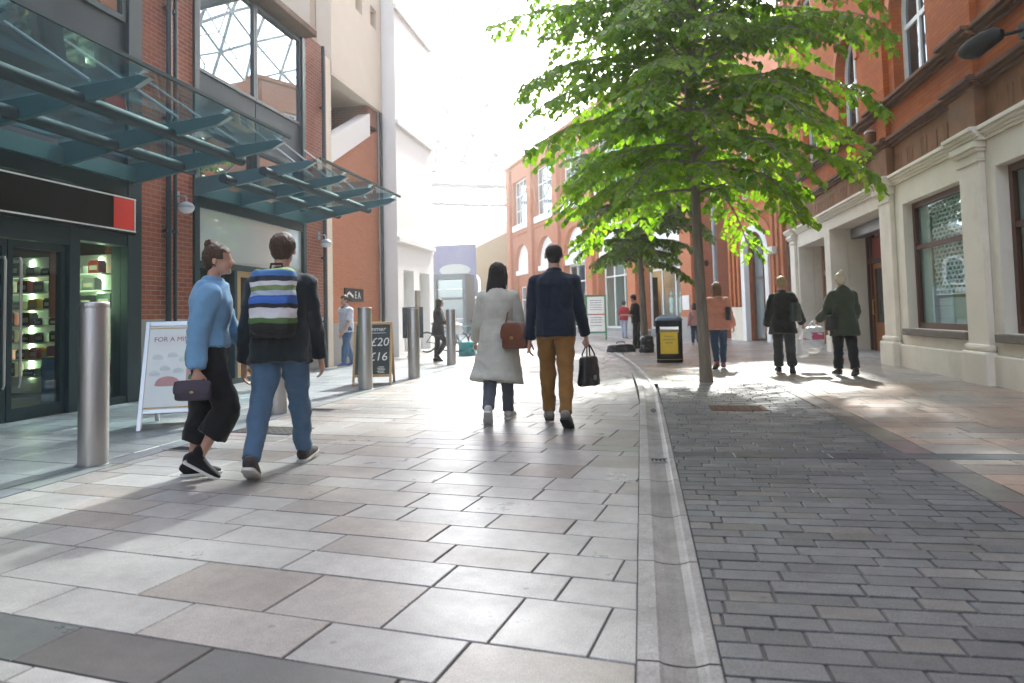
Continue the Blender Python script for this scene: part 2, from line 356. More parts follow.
# ------------------------------------------------------------------ light
SUN_AZ,SUN_EL=R(5.5),R(40)      # azimuth from +Y, negative to the left
SUNV=Vector((math.sin(SUN_AZ)*math.cos(SUN_EL),math.cos(SUN_AZ)*math.cos(SUN_EL),math.sin(SUN_EL)))
w=bpy.data.worlds.new('World');scene.world=w;w.use_nodes=True
nt=w.node_tree;bg=nt.nodes['Background'];sky=nt.nodes.new('ShaderNodeTexSky');sky.sky_type='NISHITA';sky.sun_disc=False
sky.sun_elevation=SUN_EL;sky.sun_rotation=SUN_AZ;sky.air_density=1.0;sky.dust_density=3.0;sky.ozone_density=1.0
hs=nt.nodes.new('ShaderNodeHueSaturation');hs.inputs['Saturation'].default_value=.6;nt.links.new(sky.outputs[0],hs.inputs['Color']);nt.links.new(hs.outputs[0],bg.inputs[0]);bg.inputs[1].default_value=.15
sl=bpy.data.lights.new('sun','SUN');sl.energy=3.4;sl.angle=R(2.2);sl.color=(1,.95,.87);so=bpy.data.objects.new('sun',sl);COL.objects.link(so)
so.rotation_euler=SUNV.to_track_quat('Z','Y').to_euler();so.location=(0,0,30)
vs=scene.view_settings;vs.view_transform='Standard';vs.look='None';vs.exposure=2.65;vs.gamma=1;vs.use_curve_mapping=False

# added volume standing in for lens bloom: haze filling the street
hz=MB();hz.box(-62,45,-8,106,-1.2,52);ho=hz.build('bloom_haze',newmat('bloom_haze')[0]);ho['kind']='stuff'
hm=ho.data.materials[0];hn=hm.node_tree;pv=hn.nodes.new('ShaderNodeVolumePrincipled');pv.inputs['Density'].default_value=.0023;pv.inputs['Anisotropy'].default_value=.6;pv.inputs['Color'].default_value=(1,.98,.95,1)
hn.links.new(pv.outputs[0],[n for n in hn.nodes if n.type=='OUTPUT_MATERIAL'][0].inputs['Volume'])
# ------------------------------------------------------------------ ground and paving
def structure(o): o['kind']='structure';return o
g=MB();g.quad((-600,-600,-.06),(600,-600,-.06),(600,900,-.06),(-600,900,-.06))
structure(g.build('ground',M['asphalt']))
def clip(poly,a,b,c):
    """keep the side a*x+b*y<=c"""
    out=[]
    for i in range(len(poly)):
        p,q=poly[i],poly[(i+1)%len(poly)];dp=a*p[0]+b*p[1]-c;dq=a*q[0]+b*q[1]-c
        if dp<=0: out.append(p)
        if (dp<0<dq) or (dq<0<dp):
            t=dp/(dp-dq);out.append((p[0]+(q[0]-p[0])*t,p[1]+(q[1]-p[1])*t))
    return out
def paving(name,mat,region,ang,widths,lens,gap,tone,seed=1,dark=(),z=0.0,jitter=.0012):
    """flags or setts laid in courses at angle ang, cut to the convex region; each one a slab with its own tone, mortar sheet below"""
    rr=random.Random(seed);ca,sa=math.cos(ang),math.sin(ang)
    toW=lambda u,v:(u*ca-v*sa,u*sa+v*ca)
    us=[x*ca+y*sa for x,y in region];vs_=[-x*sa+y*ca for x,y in region]
    hp=[]
    n=len(region)
    for i in range(n):
        (x0,y0),(x1,y1)=region[i],region[(i+1)%n];a,b=(y1-y0),-(x1-x0);hp.append((a,b,a*x0+b*y0))
    V=[];F=[];T=[];MI=[]
    v=min(vs_);rows=[];pend=sorted(dark)
    while v<max(vs_):
        wd=rr.choice(widths)
        if pend and v+wd>pend[0][0]-.08:
            if v<pend[0][0]-.03: rows.append((v,pend[0][0],None))
            rows.append((pend[0][0],pend[0][1],pend[0][2]));v=pend[0][1];pend.pop(0);continue
        rows.append((v,v+wd,None));v+=wd
    for (v0,v1,dk) in rows:
        u=min(us)-rr.random()*max(lens)
        while u<max(us):
            l=rr.choice(lens)*(1.0 if dk is None else 1.1)*rr.uniform(.93,1.07);q=[(u+gap/2,v0+gap/2),(u+l-gap/2,v0+gap/2),(u+l-gap/2,v1-gap/2),(u+gap/2,v1-gap/2)]
            u+=l
            p=[toW(*k) for k in q]
            for h in hp:
                p=clip(p,*h)
                if len(p)<3: break
            if len(p)<3: continue
            t=tone(rr) if dk is None else tuple(c*rr.uniform(.92,1.08) for c in dk)
            zz=z+rr.uniform(-jitter,jitter);o=len(V);m=len(p);e=.004
            cx=sum(a for a,b in p)/m;cy=sum(b for a,b in p)/m
            for a,b in p:
                d=math.hypot(a-cx,b-cy) or 1;V.append((a-(a-cx)/d*e,b-(b-cy)/d*e,zz))
            for a,b in p: V.append((a,b,zz-.004))
            for a,b in p: V.append((a,b,z-.012))
            F.append(tuple(range(o,o+m)));T.append((t,m));MI.append(0)
            for i in range(m):
                j=(i+1)%m
                F.append((o+m+i,o+m+j,o+j,o+i));T.append((t,4));MI.append(0)
                F.append((o+2*m+i,o+2*m+j,o+m+j,o+m+i));T.append((t,4));MI.append(0)
    o=len(V);V+=[(x,y,z-.009) for x,y in region];F.append(tuple(range(o,o+n)));T.append(((.1,.1,.1),n));MI.append(1)
    me=bpy.data.meshes.new(name);me.from_pydata(V,[],F);me.polygons.foreach_set('material_index',MI)
    at=me.attributes.new('tone','FLOAT_COLOR','CORNER')
    at.data.foreach_set('color',[x for t,k in T for _ in range(k) for x in (t[0],t[1],t[2],1)])
    me.materials.append(mat);me.materials.append(M['mortar'])
    ob=bpy.data.objects.new(name,me);COL.objects.link(ob);return structure(ob)
def t_plaza(r):
    k=r.random()
    if k<.15: b=(.285,.26,.237);s=r.uniform(.85,1.15)
    elif k<.36: b=(.27,.25,.235);s=r.uniform(.9,1.1)
    else: b=(.33,.325,.315);s=r.uniform(.88,1.1)
    return tuple(x*s for x in b)
def t_skytint(r):  # slight blue of the sky's reflection put into the flag tone
    s=r.uniform(.82,1.15);return (.25*s,.28*s,.30*s)
def t_sett(r):
    s=r.uniform(.78,1.22);k=r.random();b=(.115,.12,.123) if k<.8 else (.135,.132,.126);return tuple(x*s for x in b)
def t_pink(r):
    s=r.uniform(.85,1.15);k=r.random();b=(.36,.26,.20) if k<.6 else (.33,.28,.24);return tuple(x*s for x in b)
def t_far(r):
    s=r.uniform(.88,1.1);return (.38*s,.36*s,.34*s)
RA=R(-9.5)
DK=(.12,.115,.115)
paving('plaza_paving',M['flag'],[(-4.2,-2.5),(-.055,-2.5),(-.055,9),(-.3,16.2),(-4.2,16.2)],RA,[.27,.3,.34,.42],[.36,.45,.55,.66,.78],.009,t_plaza,3,dark=[(1.77,2.05,(.105,.10,.10)),(5.86,6.1,(.24,.235,.23))])
paving('edge_course',M['flag'],[(-4.42,-2.5),(-4.215,-2.5),(-4.215,16.2),(-4.42,16.2)],PI/2,[.4],[.9,.75],.008,lambda r:tuple(x*r.uniform(.93,1.07) for x in (.20,.225,.25)),5)
paving('shopfront_paving',M['flag'],[(-7.46,-2.5),(-4.435,-2.5),(-4.435,20),(-7.46,20)],RA,[.36,.42,.5],[.6,.75,.9],.009,t_skytint,8)
paving('sett_paving',M['sett'],[(.215,-2.5),(1.93,-2.5),(1.93,5.78),(.215,5.78)],R(-.6),[.112,.118,.124],[.19,.23,.28,.34],.011,t_sett,11,jitter=.0022)
paving('sett_paving',M['sett'],[(.215,6.0),(1.93,6.0),(1.93,11.6),(.215,11.6)],R(-.6),[.112,.118,.124],[.19,.23,.28,.34],.011,t_sett,12,jitter=.0022)
paving('band_course',M['flag'],[(.215,5.79),(4.7,5.79),(4.7,5.99),(.215,5.99)],0,[.3],[.7,.9],.008,lambda r:tuple(x*r.uniform(.9,1.1) for x in (.055,.066,.08)),13)
paving('border_course',M['flag'],[(1.94,-2.5),(2.16,-2.5),(2.16,5.78),(1.94,5.78)],PI/2,[.3],[.6,.8],.008,lambda r:tuple(x*r.uniform(.9,1.1) for x in (.17,.145,.13)),14)
paving('border_course',M['flag'],[(1.94,6.0),(2.16,6.0),(2.16,11.6),(1.94,11.6)],PI/2,[.3],[.6,.8],.008,lambda r:tuple(x*r.uniform(.9,1.1) for x in (.17,.145,.13)),15)
paving('footway_paving',M['flag'],[(2.17,-2.5),(4.75,-2.5),(4.75,5.78),(2.17,5.78)],0,[.3,.3,.4],[.45,.6,.75],.01,t_pink,16)
paving('footway_paving',M['flag'],[(2.17,6.0),(4.75,6.0),(4.75,11.6),(2.17,11.6)],0,[.3,.3,.4],[.45,.6,.75],.01,t_pink,17)
paving('footway_paving',M['flag'],[(-.05,11.61),(6.3,11.61),(6.3,26),(-.9,26),(-.3,16.2)],0,[.3,.4],[.45,.6,.75],.01,lambda r:t_pink(r) if r.random()<.35 else t_far(r),18)
paving('plaza_paving',M['flag'],[(-12,16.21),(-.3,16.21),(-.9,26),(-12,26)],RA,[.4,.5],[.6,.8,1.0],.012,t_far,19)
paving('plaza_paving',M['flag'],[(-30,26.01),(12,26.01),(12,82),(-30,82)],RA,[.7,.9],[1.0,1.4],.014,t_far,20)

# granite drainage channel: dished blocks, curving left in the distance
def chx(y): return 0 if y<8.5 else -(y-8.5)**2*.0062
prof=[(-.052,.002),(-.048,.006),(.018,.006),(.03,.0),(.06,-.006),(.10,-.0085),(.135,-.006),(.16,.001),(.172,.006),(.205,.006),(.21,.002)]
V=[];F=[];T=[];MI=[];y=-2.4;rr=random.Random(4)
while y<26:
    L=rr.choice([.75,.85,.95]);s=rr.uniform(.9,1.1);ns=3
    if 5.5<y+L/2<6.1: s*=.82
    pts=[(y+.005)+(L-.01)*i/(ns) for i in range(ns+1)]
    for i,yy in enumerate(pts):
        for (a,b) in prof: V.append((a+chx(yy),yy,b+.0035+(.006 if yy>8.5 else 0)))
    k=len(prof);o=len(V)-k*(ns+1)
    for i in range(ns):
        for j in range(k-1):
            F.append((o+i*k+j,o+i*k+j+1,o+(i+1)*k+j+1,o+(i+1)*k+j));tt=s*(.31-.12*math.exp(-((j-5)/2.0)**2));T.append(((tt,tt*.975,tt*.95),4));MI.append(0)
    y+=L
o=len(V);yy=-2.4;st=[]
while yy<26.1: V+=[(-.055+chx(yy),yy,-.007+(.006 if yy>8.5 else 0)),(.214+chx(yy),yy,-.007+(.006 if yy>8.5 else 0))];st.append(1);yy+=.5
for i in range(len(st)-1): F.append((o+2*i,o+2*i+1,o+2*i+3,o+2*i+2));T.append(((.1,.1,.1),4));MI.append(1)
me=bpy.data.meshes.new('kerb_channel');me.from_pydata(V,[],F);me.polygons.foreach_set('material_index',MI)
at=me.attributes.new('tone','FLOAT_COLOR','CORNER');at.data.foreach_set('color',[x for t,k in T for _ in range(k) for x in (t[0],t[1],t[2],1)])
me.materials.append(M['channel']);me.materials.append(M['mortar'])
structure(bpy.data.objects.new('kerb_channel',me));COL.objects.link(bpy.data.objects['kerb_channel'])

# iron covers and gratings set in the ground
def grating(name,label,cx,cy,w_,l_,rot,slots=True,mat='blackm',cat='drain grating'):
    t=thing(name,label,cat,(cx,cy,0),rot)
    f=MB();e=.02
    f.box(-w_/2,w_/2,-l_/2,-l_/2+e,-.01,.006);f.box(-w_/2,w_/2,l_/2-e,l_/2,-.01,.006)
    f.box(-w_/2,-w_/2+e,-l_/2+e,l_/2-e,-.01,.006);f.box(w_/2-e,w_/2,-l_/2+e,l_/2-e,-.01,.006)
    f.build('frame',M['steelm'] if slots else M[mat],t)
    b=MB()
    if slots:
        n=int(w_/.035)
        for i in range(n): x=-w_/2+e+(w_-2*e)*(i+.5)/n;b.box(x-.008,x+.008,-l_/2+e,l_/2-e,-.008,.004)
        b.box(-w_/2+e,w_/2-e,-l_/2+e,l_/2-e,-.008,-.0055)
        b.build('bars',M['blackm'],t)
    else:
        b.box(-w_/2+e+.004,w_/2-e-.004,-l_/2+e+.004,l_/2-e-.004,-.008,.004)
        for i in range(int(w_/.08)):
            for j in range(int(l_/.08)):
                b.box(-w_/2+.05+i*.08,-w_/2+.075+i*.08,-l_/2+.05+j*.08,-l_/2+.075+j*.08,.004,.0065)
        b.build('plate',M[mat],t)
M['rust']=surf('rusty_iron',(.13,.06,.035),(.08,.045,.03),9,.7,.3,.3,60)
grating('drain_grating','narrow slotted drain grating in the flags beside the white framed poster board',-4.02,5.9,.42,.2,R(-10))
grating('access_cover','dark steel access cover in the flags between the walking pair and the shopfront',-3.8,6.95,.75,.42,R(-10),False,'blackm','manhole cover')
grating('drain_grating','small drain grating farther along the flags beyond the dark steel access cover',-4.0,8.55,.4,.22,R(-10))
grating('channel_grating','short iron grating lying across the granite drainage channel',.075,5.62,.25,.16,0,True)
grating('access_cover','rusty brown cover in the dark setts in front of the nearest tree',1.05,8.65,.62,.42,0,False,'rust','manhole cover')
# ------------------------------------------------------------------ facade kit: u runs along the wall, d outwards, z up
class Fac:
    def __init__(s,sg): s.sg=sg           # outward = sg * local x
    def P(s,u,d,z): return Vector((s.sg*d,u,z))
    def bx(s,mb,u0,u1,d0,d1,z0,z1,mi=0):
        a,b=sorted((s.sg*d0,s.sg*d1));mb.box(a,b,u0,u1,z0,z1,mi)
    def wall(s,mb,u0,u1,z0,z1,ops,th=.35,mi=0,d=0.0):
        """ops: (u0,u1,z0,z1,rise) rectangular hole z0..z1+rise, arched when rise>0"""
        R_=[(a,b,c,e+(r or 0)) for a,b,c,e,r in ops]
        us=sorted({u0,u1}|{x for o in R_ for x in o[:2] if u0<x<u1});zs=sorted({z0,z1}|{x for o in R_ for x in o[2:] if z0<x<z1})
        op=lambda i,j: (not(0<=i<len(us)-1 and 0<=j<len(zs)-1)) or any(o[0]<=(us[i]+us[i+1])/2<=o[1] and o[2]<=(zs[j]+zs[j+1])/2<=o[3] for o in R_)
        P=s.P
        for i in range(len(us)-1):
            for j in range(len(zs)-1):
                if op(i,j): continue
                a,b,c,e=us[i],us[i+1],zs[j],zs[j+1]
                mb.quad(P(a,d,c),P(b,d,c),P(b,d,e),P(a,d,e),mi);mb.quad(P(a,d-th,c),P(b,d-th,c),P(b,d-th,e),P(a,d-th,e),mi)
                if op(i-1,j): mb.quad(P(a,d,c),P(a,d-th,c),P(a,d-th,e),P(a,d,e),mi)
                if op(i+1,j): mb.quad(P(b,d,c),P(b,d-th,c),P(b,d-th,e),P(b,d,e),mi)
                if op(i,j-1): mb.quad(P(a,d,c),P(b,d,c),P(b,d-th,c),P(a,d-th,c),mi)
                if op(i,j+1): mb.quad(P(a,d,e),P(b,d,e),P(b,d-th,e),P(a,d-th,e),mi)
        for (a,b,c,e,r) in ops:
            if not r: continue
            n=16;m=(a+b)/2;h=(b-a)/2
            ar=[(m-h*math.cos(PI*k/n),e+r*math.sin(PI*k/n)) for k in range(n+1)];top=e+r
            for k in range(n):
                (x0,y0),(x1,y1)=ar[k],ar[k+1]
                mb.quad(P(x0,d,y0),P(x1,d,y1),P(x1,d,top),P(x0,d,top),mi);mb.quad(P(x0,d,y0),P(x1,d,y1),P(x1,d-th,y1),P(x0,d-th,y0),mi)
    def archband(s,mb,m,h,e,r,w,d0,d1,mi=0,n=16):
        """ring following an arch (outer size h,r ; thickness w inwards negative = outwards)"""
        P=s.P
        for k in range(n):
            q=[]
            for t in (k,k+1):
                c_,s_=math.cos(PI*t/n),math.sin(PI*t/n)
                q.append(((m-h*c_,e+r*s_),(m-(h-w)*c_,e+(r-w)*s_)))
            (o0,i0),(o1,i1)=q
            pts=[(o0[0],o0[1]),(o1[0],o1[1]),(i1[0],i1[1]),(i0[0],i0[1])]
            a=[P(x,d0,y) for x,y in pts];mb.prism(a,P(0,d1-d0,0),mi)
    def window(s,parent,a,b,c,e,d,fw=.07,mull=(),trans=(),fm='whitew',gm='glassd',rise=0,name='window',dep=.07,label=None):
        f=MB()
        s.bx(f,a,a+fw,d-dep,d,c,e);s.bx(f,b-fw,b,d-dep,d,c,e);s.bx(f,a+fw,b-fw,d-dep,d,c,c+fw)
        if rise: s.archband(f,(a+b)/2,(b-a)/2,e,rise,fw,d-dep,d)
        else: s.bx(f,a+fw,b-fw,d-dep,d,e-fw,e)
        for x in mull:
            ht=e-fw if not rise else e+rise*math.sqrt(max(0,1-((x-(a+b)/2)/((b-a)/2))**2))-fw*.6
            s.bx(f,x-fw*.4,x+fw*.4,d-dep+.003,d-.004,c+fw,ht)
        for z in trans: s.bx(f,a+fw,b-fw,d-dep+.006,d-.007,z-fw*.4,z+fw*.4)
        w_=f.build(name,M[fm],parent)
        if label: w_['label']=label
        g_=MB();P=s.P;dd=d-dep*.6
        if rise:
            n=16;m=(a+b)/2;h=(b-a)/2-.01
            pts=[P(a+.01,dd,c+.01),P(b-.01,dd,c+.01)]+[P(m+h*math.cos(PI*k/n),dd,e+(rise-.01)*math.sin(PI*k/n)) for k in range(n+1)]
            g_.add(pts,[tuple(range(len(pts)))])
        else: s.bx(g_,a+.01,b-.01,dd-.006,dd,c+.01,e-.01)
        g_.build('pane',M[gm],w_);return w_
L=Fac(+1)
XL=-7.4
LB=thing('shop_building','modern dark steel and red brick shop building on the left with two glass canopies','building',(XL,0,0))
def part(name,mat,parent,fn,**k):
    mb=MB();fn(mb);return mb.build(name,mat,parent,**k)
# masonry piers
for (a,b) in ((9.66,10.95),(15.1,16.25)):
    p=part('brick_pier',M['brickL'],LB,lambda m:L.bx(m,a,b,-.6,0,1.2,7.75))
    part('granite_base',M['granite'],p,lambda m:L.bx(m,a,b,-.6,.012,-.05,1.2),bevel=.006)
# drain pipes on the piers
for u,zt in ((10.22,7.7),(10.38,7.7),(15.95,7.7)):
    part('downpipe',M['pipe'],LB,lambda m:(m.tube([(.075,u,.02),(.075,u,zt)],.045 if u!=10.38 else .03,12),[m.box(.0,.09,u-.06,u+.06,z-.02,z+.02) for z in (1.1,2.6,4.4,6.2)]),smooth=True)
# shopfront frame of the first bay
def fr1(m):
    L.bx(m,9.36,9.655,-.25,.03,-.05,7.6)
    L.bx(m,8.28,8.46,-.2,.02,-.05,2.46);L.bx(m,8.46,9.36,-.2,.015,-.05,.1);L.bx(m,8.46,9.36,-.2,.015,2.28,2.46)
    L.bx(m,5.2,8.28,-.2,.015,2.2,2.46)
    L.bx(m,5.05,5.2,-.2,.02,-.05,2.46);L.bx(m,2.4,5.05,-.2,.015,-.05,.12)
    L.bx(m,2.4,9.36,-.3,.02,2.98,3.35);L.bx(m,2.2,2.4,-.3,.03,-.05,7.6)
part('shopfront_frame',M['teal'],LB,fr1,bevel=.006)
# upper panels of the first bay
def pn(m):
    for a,b in ((2.41,4.7),(4.72,7.02),(7.04,9.35)): L.bx(m,a,b,-.2,-.03,3.36,5.6)
parts('cladding_panel',M['panel'],LB,lambda m,w:L.bx(m,w[0],w[1],-.2,-.03,3.36,5.6),((2.41,4.7),(4.72,7.02),(7.04,9.35)),bevel=.008)
for a,b in ((2.42,4.69),(4.72,7.02),(7.05,9.34)): L.window(LB,a,b,5.61,7.55,0,.09,[(a+b)/2],[6.6],'teal','glassm')
parts('display_window',M['glass'],LB,lambda m,w:L.bx(m,w[0],w[1],-.1,-.09,.1,w[2]),((8.46,9.36,2.28),(2.4,5.05,2.98)))
# two glazed door leaves with long pull handles
for a,b,hx in ((5.22,7.38,7.28),(7.40,8.27,7.50)):
    dr=part('door',M['teal'],LB,lambda m:(L.bx(m,a,a+.07,-.1,-.04,.01,2.19),L.bx(m,b-.07,b,-.1,-.04,.01,2.19),L.bx(m,a+.07,b-.07,-.1,-.04,.01,.16),L.bx(m,a+.07,b-.07,-.1,-.04,2.1,2.19)))
    part('pane',M['glass'],dr,lambda m:L.bx(m,a+.07,b-.07,-.075,-.067,.16,2.1))
    part('handle',M['steel'],dr,lambda m:m.tube([(-.05,hx,.42),(.03,hx,.42),(.045,hx,.46),(.045,hx,1.92),(.03,hx,1.96),(-.05,hx,1.96)],.016,10),smooth=True)
# second bay
def fr2(m):
    L.bx(m,10.955,11.1,-.25,.04,-.05,7.55);L.bx(m,14.95,15.095,-.25,.04,-.05,7.55)
    L.bx(m,11.1,14.95,-.25,.03,3.12,3.4);L.bx(m,11.1,14.95,-.25,.02,2.1,2.2);L.bx(m,11.1,14.95,-.2,.01,-.05,.1)
    L.bx(m,12.2,12.3,-.2,.01,.1,2.1);L.bx(m,13.5,13.6,-.2,.01,.1,2.1)
    L.bx(m,11.1,14.95,-.2,.02,4.5,4.58);L.bx(m,12.98,13.06,-.2,.025,3.4,4.5)
part('shopfront_frame',M['teal'],LB,fr2,bevel=.006)
parts('cladding_panel',M['panel'],LB,lambda m,w:L.bx(m,w[0],w[1],-.2,-.02,4.58,5.5),((11.1,13.01),(13.03,14.95)),bevel=.008)
parts('clerestory_glass',M['glassm'],LB,lambda m,w:L.bx(m,w[0],w[1],-.1,-.09,3.4,4.5),((11.1,12.98),(13.06,14.95)))
for a,b in ((11.11,13.0),(13.02,14.94)): L.window(LB,a,b,5.51,7.5,0,.06,(),(),'pipe','glassm')
M['glassw']=glassmat('whitish_panel_glass',None,.18,dark=(.62,.68,.68))
part('white_panel',M['glassw'],LB,lambda m:L.bx(m,11.1,14.95,-.1,-.03,2.2,3.12))
parts('display_window',M['glass'],LB,lambda m,w:L.bx(m,w[0],w[1],-.1,-.09,.1,2.1),((11.1,12.2),(13.6,14.95)))
dr=part('door',M['pine'],LB,lambda m:(L.bx(m,12.31,12.42,-.1,0,.01,2.09),L.bx(m,13.38,13.49,-.1,0,.01,2.09),L.bx(m,12.42,13.38,-.1,0,.01,.2),L.bx(m,12.42,13.38,-.1,0,1.98,2.09),L.bx(m,12.86,12.94,-.1,0,.2,1.98)))
part('pane',M['glass'],dr,lambda m:(L.bx(m,12.42,12.86,-.06,-.05,.2,1.98),L.bx(m,12.94,13.38,-.06,-.05,.2,1.98)))
parts('coping',M['sandd'],LB,lambda m,w:L.bx(m,w[0],w[1],-.5,w[2],7.62,7.76),((10.9,15.2,.28),(2.0,10.89,.1)),bevel=.01)
# body behind the facade (rooms are left open at shop level)
def body(m):
    L.bx(m,2.2,16.25,-9,-.7,3.4,7.6)
    L.bx(m,2.2,16.25,-9,-6,-.05,3.39)
    L.bx(m,2.2,2.4,-6,-.3,-.05,3.39);L.bx(m,10.0,10.3,-6,-.62,-.05,3.39);L.bx(m,15.2,16.2,-6,-.62,-.05,3.39)
part('inner_wall',M['roomd'],LB,body)
part('shop_floor',M['sillg'],LB,lambda m:(L.bx(m,2.42,9.98,-6,-.1,-.04,.006),L.bx(m,10.32,15.18,-6,-.1,-.04,.006)))
part('back_room',M['roomw'],LB,lambda m:L.bx(m,10.32,15.18,-3.2,-3.1,.01,3.3))
part('penthouse',M['creamL'],LB,lambda m:(L.bx(m,2.2,16.2,-9,-1.6,7.8,11.5),L.bx(m,2.2,16.2,-9,-4,11.5,16)))
# --- shop fascia
fs=thing('fascia_sign','long black shop fascia with thin white lines and a red square at its end','sign',(XL,0,0))
part('board',M['black'],fs,lambda m:L.bx(m,2.42,9.4,.022,.12,2.44,3.0),bevel=.004)
part('red_square',M['red'],fs,lambda m:L.bx(m,8.95,9.36,.121,.126,2.505,2.945))
part('white_line',M['white'],fs,lambda m:(L.bx(m,2.42,9.40,.121,.128,2.95,2.97),L.bx(m,2.42,9.40,.121,.128,2.478,2.498),L.bx(m,9.37,9.39,.1215,.128,2.498,2.95)))
# --- canopies: beams out from the wall, two tubes, glass on top, tie rods
def canopy(name,label,us,proj,z0,ztip,taper):
    t=thing(name,label,'canopy',(XL,0,0))
    for u in us:
        part('beam',M['beam'],t,lambda m:m.prism([L.P(u-.04,.03,z0-.14),L.P(u-.04,.03,z0+.16),L.P(u-.04,proj,ztip+.1),L.P(u-.04,proj+.12,ztip+.06),L.P(u-.04,proj-.06,ztip-.03)],(0,.08,0)),bevel=.005)
    for k in (.36,.70):
        dd=proj*k;zz=z0+(ztip-z0)*k-.03
        part('rail',M['rail'],t,lambda m:m.tube([L.P(us[0]-.35,dd,zz),L.P(us[-1]+.25,dd,zz)],.075,16),smooth=True)
    part('wall_rail',M['beam'],t,lambda m:L.bx(m,us[0],us[-1],.032,.12,z0-.12,z0+.1))
    for i in range(len(us)-1):
        part('glass_panel',M['canopyg'],t,lambda m:m.prism([L.P(us[i]+.01,.1,z0+.17),L.P(us[i+1]-.01,.1,z0+.17),L.P(us[i+1]-.01,proj+.18,ztip+.12),L.P(us[i]+.01,proj+.18,ztip+.12)],(0,0,.014)))
    part('edge_strip',M['rail'],t,lambda m:m.bar(L.P(us[0],proj+.19,ztip+.125),L.P(us[-1]+.03,proj+.19,ztip+.125),.03,.04))
    for u in us[1::1]:
        part('tie_rod',M['lampg'],t,lambda m:m.tube([L.P(u+.05,.03,z0+1.55),L.P(u+.05,proj*.72,ztip+.12)],.018,8),smooth=True)
    return t
canopy('glass_canopy','nearer teal steel and glass canopy above the black shop fascia',[3.0,4.9,6.6,8.1,9.45],2.35,3.35,3.62,0)
canopy('glass_canopy','farther teal steel and glass canopy above the white panel and second shopfront',[10.98,12.3,13.6,14.95],2.1,3.42,3.66,0)
# --- globe lamps on brackets
def globe(label,u,z):
    t=thing('wall_lamp',label,'wall lamp',(XL,u,z))
    part('bracket',M['lampg'],t,lambda m:(m.box(0.0,.03,-.06,.06,.1,.28),m.tube([(.02,0,.2),(.16,0,.2),(.19,0,.16),(.19,0,.08)],.016,8)),smooth=True)
    part('cap',M['lampg'],t,lambda m:m.lathe([(.03,.1),(.1,.07),(.125,.03),(.13,.0)],(.19,0,0),20),smooth=True)
    part('globe',M['opal'],t,lambda m:m.ell((.19,0,-.005),(.122,.122,.09),20,12),smooth=True)
globe('grey dome lamp on the brick pier between the two canopies',10.5,3.0)
globe('grey dome lamp on the farther brick pier below the second canopy',15.75,2.92)
# --- goods: lit shelf wall seen through the glass doors
sh=thing('shelf_unit','lit white shelf wall of goods inside the dark shopfront','shelves',(XL-2.1,9.6,0))
part('back_panel',M['net'],sh,lambda m:m.box(-1.6,1.75,.02,.06,.12,2.2))
for i in range(7): part('shelf',M['white'],sh,lambda m:m.box(-1.6,1.75,-.3,.018,.38+i*.25,.40+i*.25))
for x in (-1.5,-.95,-.35,.25,.85,1.45): part('light_strip',M['led'],sh,lambda m:m.box(x,x+.055,-.01,.017,.36,2.15))
cols=[('black',(.02,.02,.02)),('dark green',(.02,.09,.04)),('yellow',(.75,.42,.02)),('red',(.45,.03,.03)),('grey',(.3,.3,.3)),('brown',(.14,.06,.03))]
rg=random.Random(21)
for c,(nm,cc) in enumerate(cols): M['good'+nm]=surf('good_'+nm.replace(' ','_'),cc,None,9,.35)
for i in range(7):
    x=-1.42
    while x<1.6:
        w_=rg.uniform(.12,.26);h_=rg.uniform(.1,.2);nm=rg.choice(['black','black','dark green','red','yellow','grey','brown'])
        b=MB();b.box(-w_/2,w_/2,-.08,.08,0,h_*.86);b.box(-w_/2+.012,w_/2-.012,-.07,.07,h_*.86,h_);b.box(-w_*.36,w_*.36,-.083,-.0802,h_*.25,h_*.6,1)
        o=b.build('boxed_good',[M['good'+nm],M['roomw']],None,(XL-2.1+x+w_/2,9.6-.15,.402+i*.25),bevel=.004)
        tag(o,nm+' packaged goods standing on the lit shelves inside the dark shopfront','packaged goods',nm+' goods on the lit shop shelves')
        x+=w_+rg.uniform(.07,.14)
M['bluebox']=surf('blue_carton',(.03,.16,.34),(.05,.22,.42),7,.4)
for j in range(2):
    for i in range(3):
        b=MB();b.box(-.17,.17,-.13,.13,0,.30);b.box(-.16,-.13,-.1,.1,.3,.303,1);b.box(.171,.173,-.09,.09,.08,.22,1)
        tag(b.build('blue_carton',[M['bluebox'],M['white']],None,(XL-.42,8.62+.3*i,.11+.305*j),bevel=.006),'blue carton stacked inside the shop window behind the nearest bollard','carton','blue cartons in the shop window')
b=MB();b.box(-.2,.2,-.3,.3,0,.14);b.box(-.19,.19,-.29,.29,.14,.16,1)
tag(b.build('pink_carton',[surf('pink_carton',(.42,.16,.22),None,7,.45),M['white']],None,(XL-.42,8.9,.725),bevel=.005),'flat pink carton on top of the blue cartons in the window','carton')
M['posterred']=surf('red_brown_poster',(.3,.05,.03),(.2,.03,.02),4,.5)
t=thing('window_banner','narrow dark red banner hanging inside the window beside the glass doors','banner',(XL-.5,8.55,0))
part('cloth',M['posterred'],t,lambda m:m.box(0,.02,-.05,.22,1.25,2.2));part('hanging_rail',M['steel'],t,lambda m:m.tube([(.01,-.1,2.21),(.01,.26,2.21)],.012,8))
t=thing('light_column','tall green lit column inside the window beside the glass doors','lamp',(XL-.6,8.95,0))
part('lit_strip',M['led'],t,lambda m:m.box(-.03,.03,-.05,.05,1.3,2.15));part('post',M['teal'],t,lambda m:m.box(-.05,-.031,-.06,.06,.01,2.3))

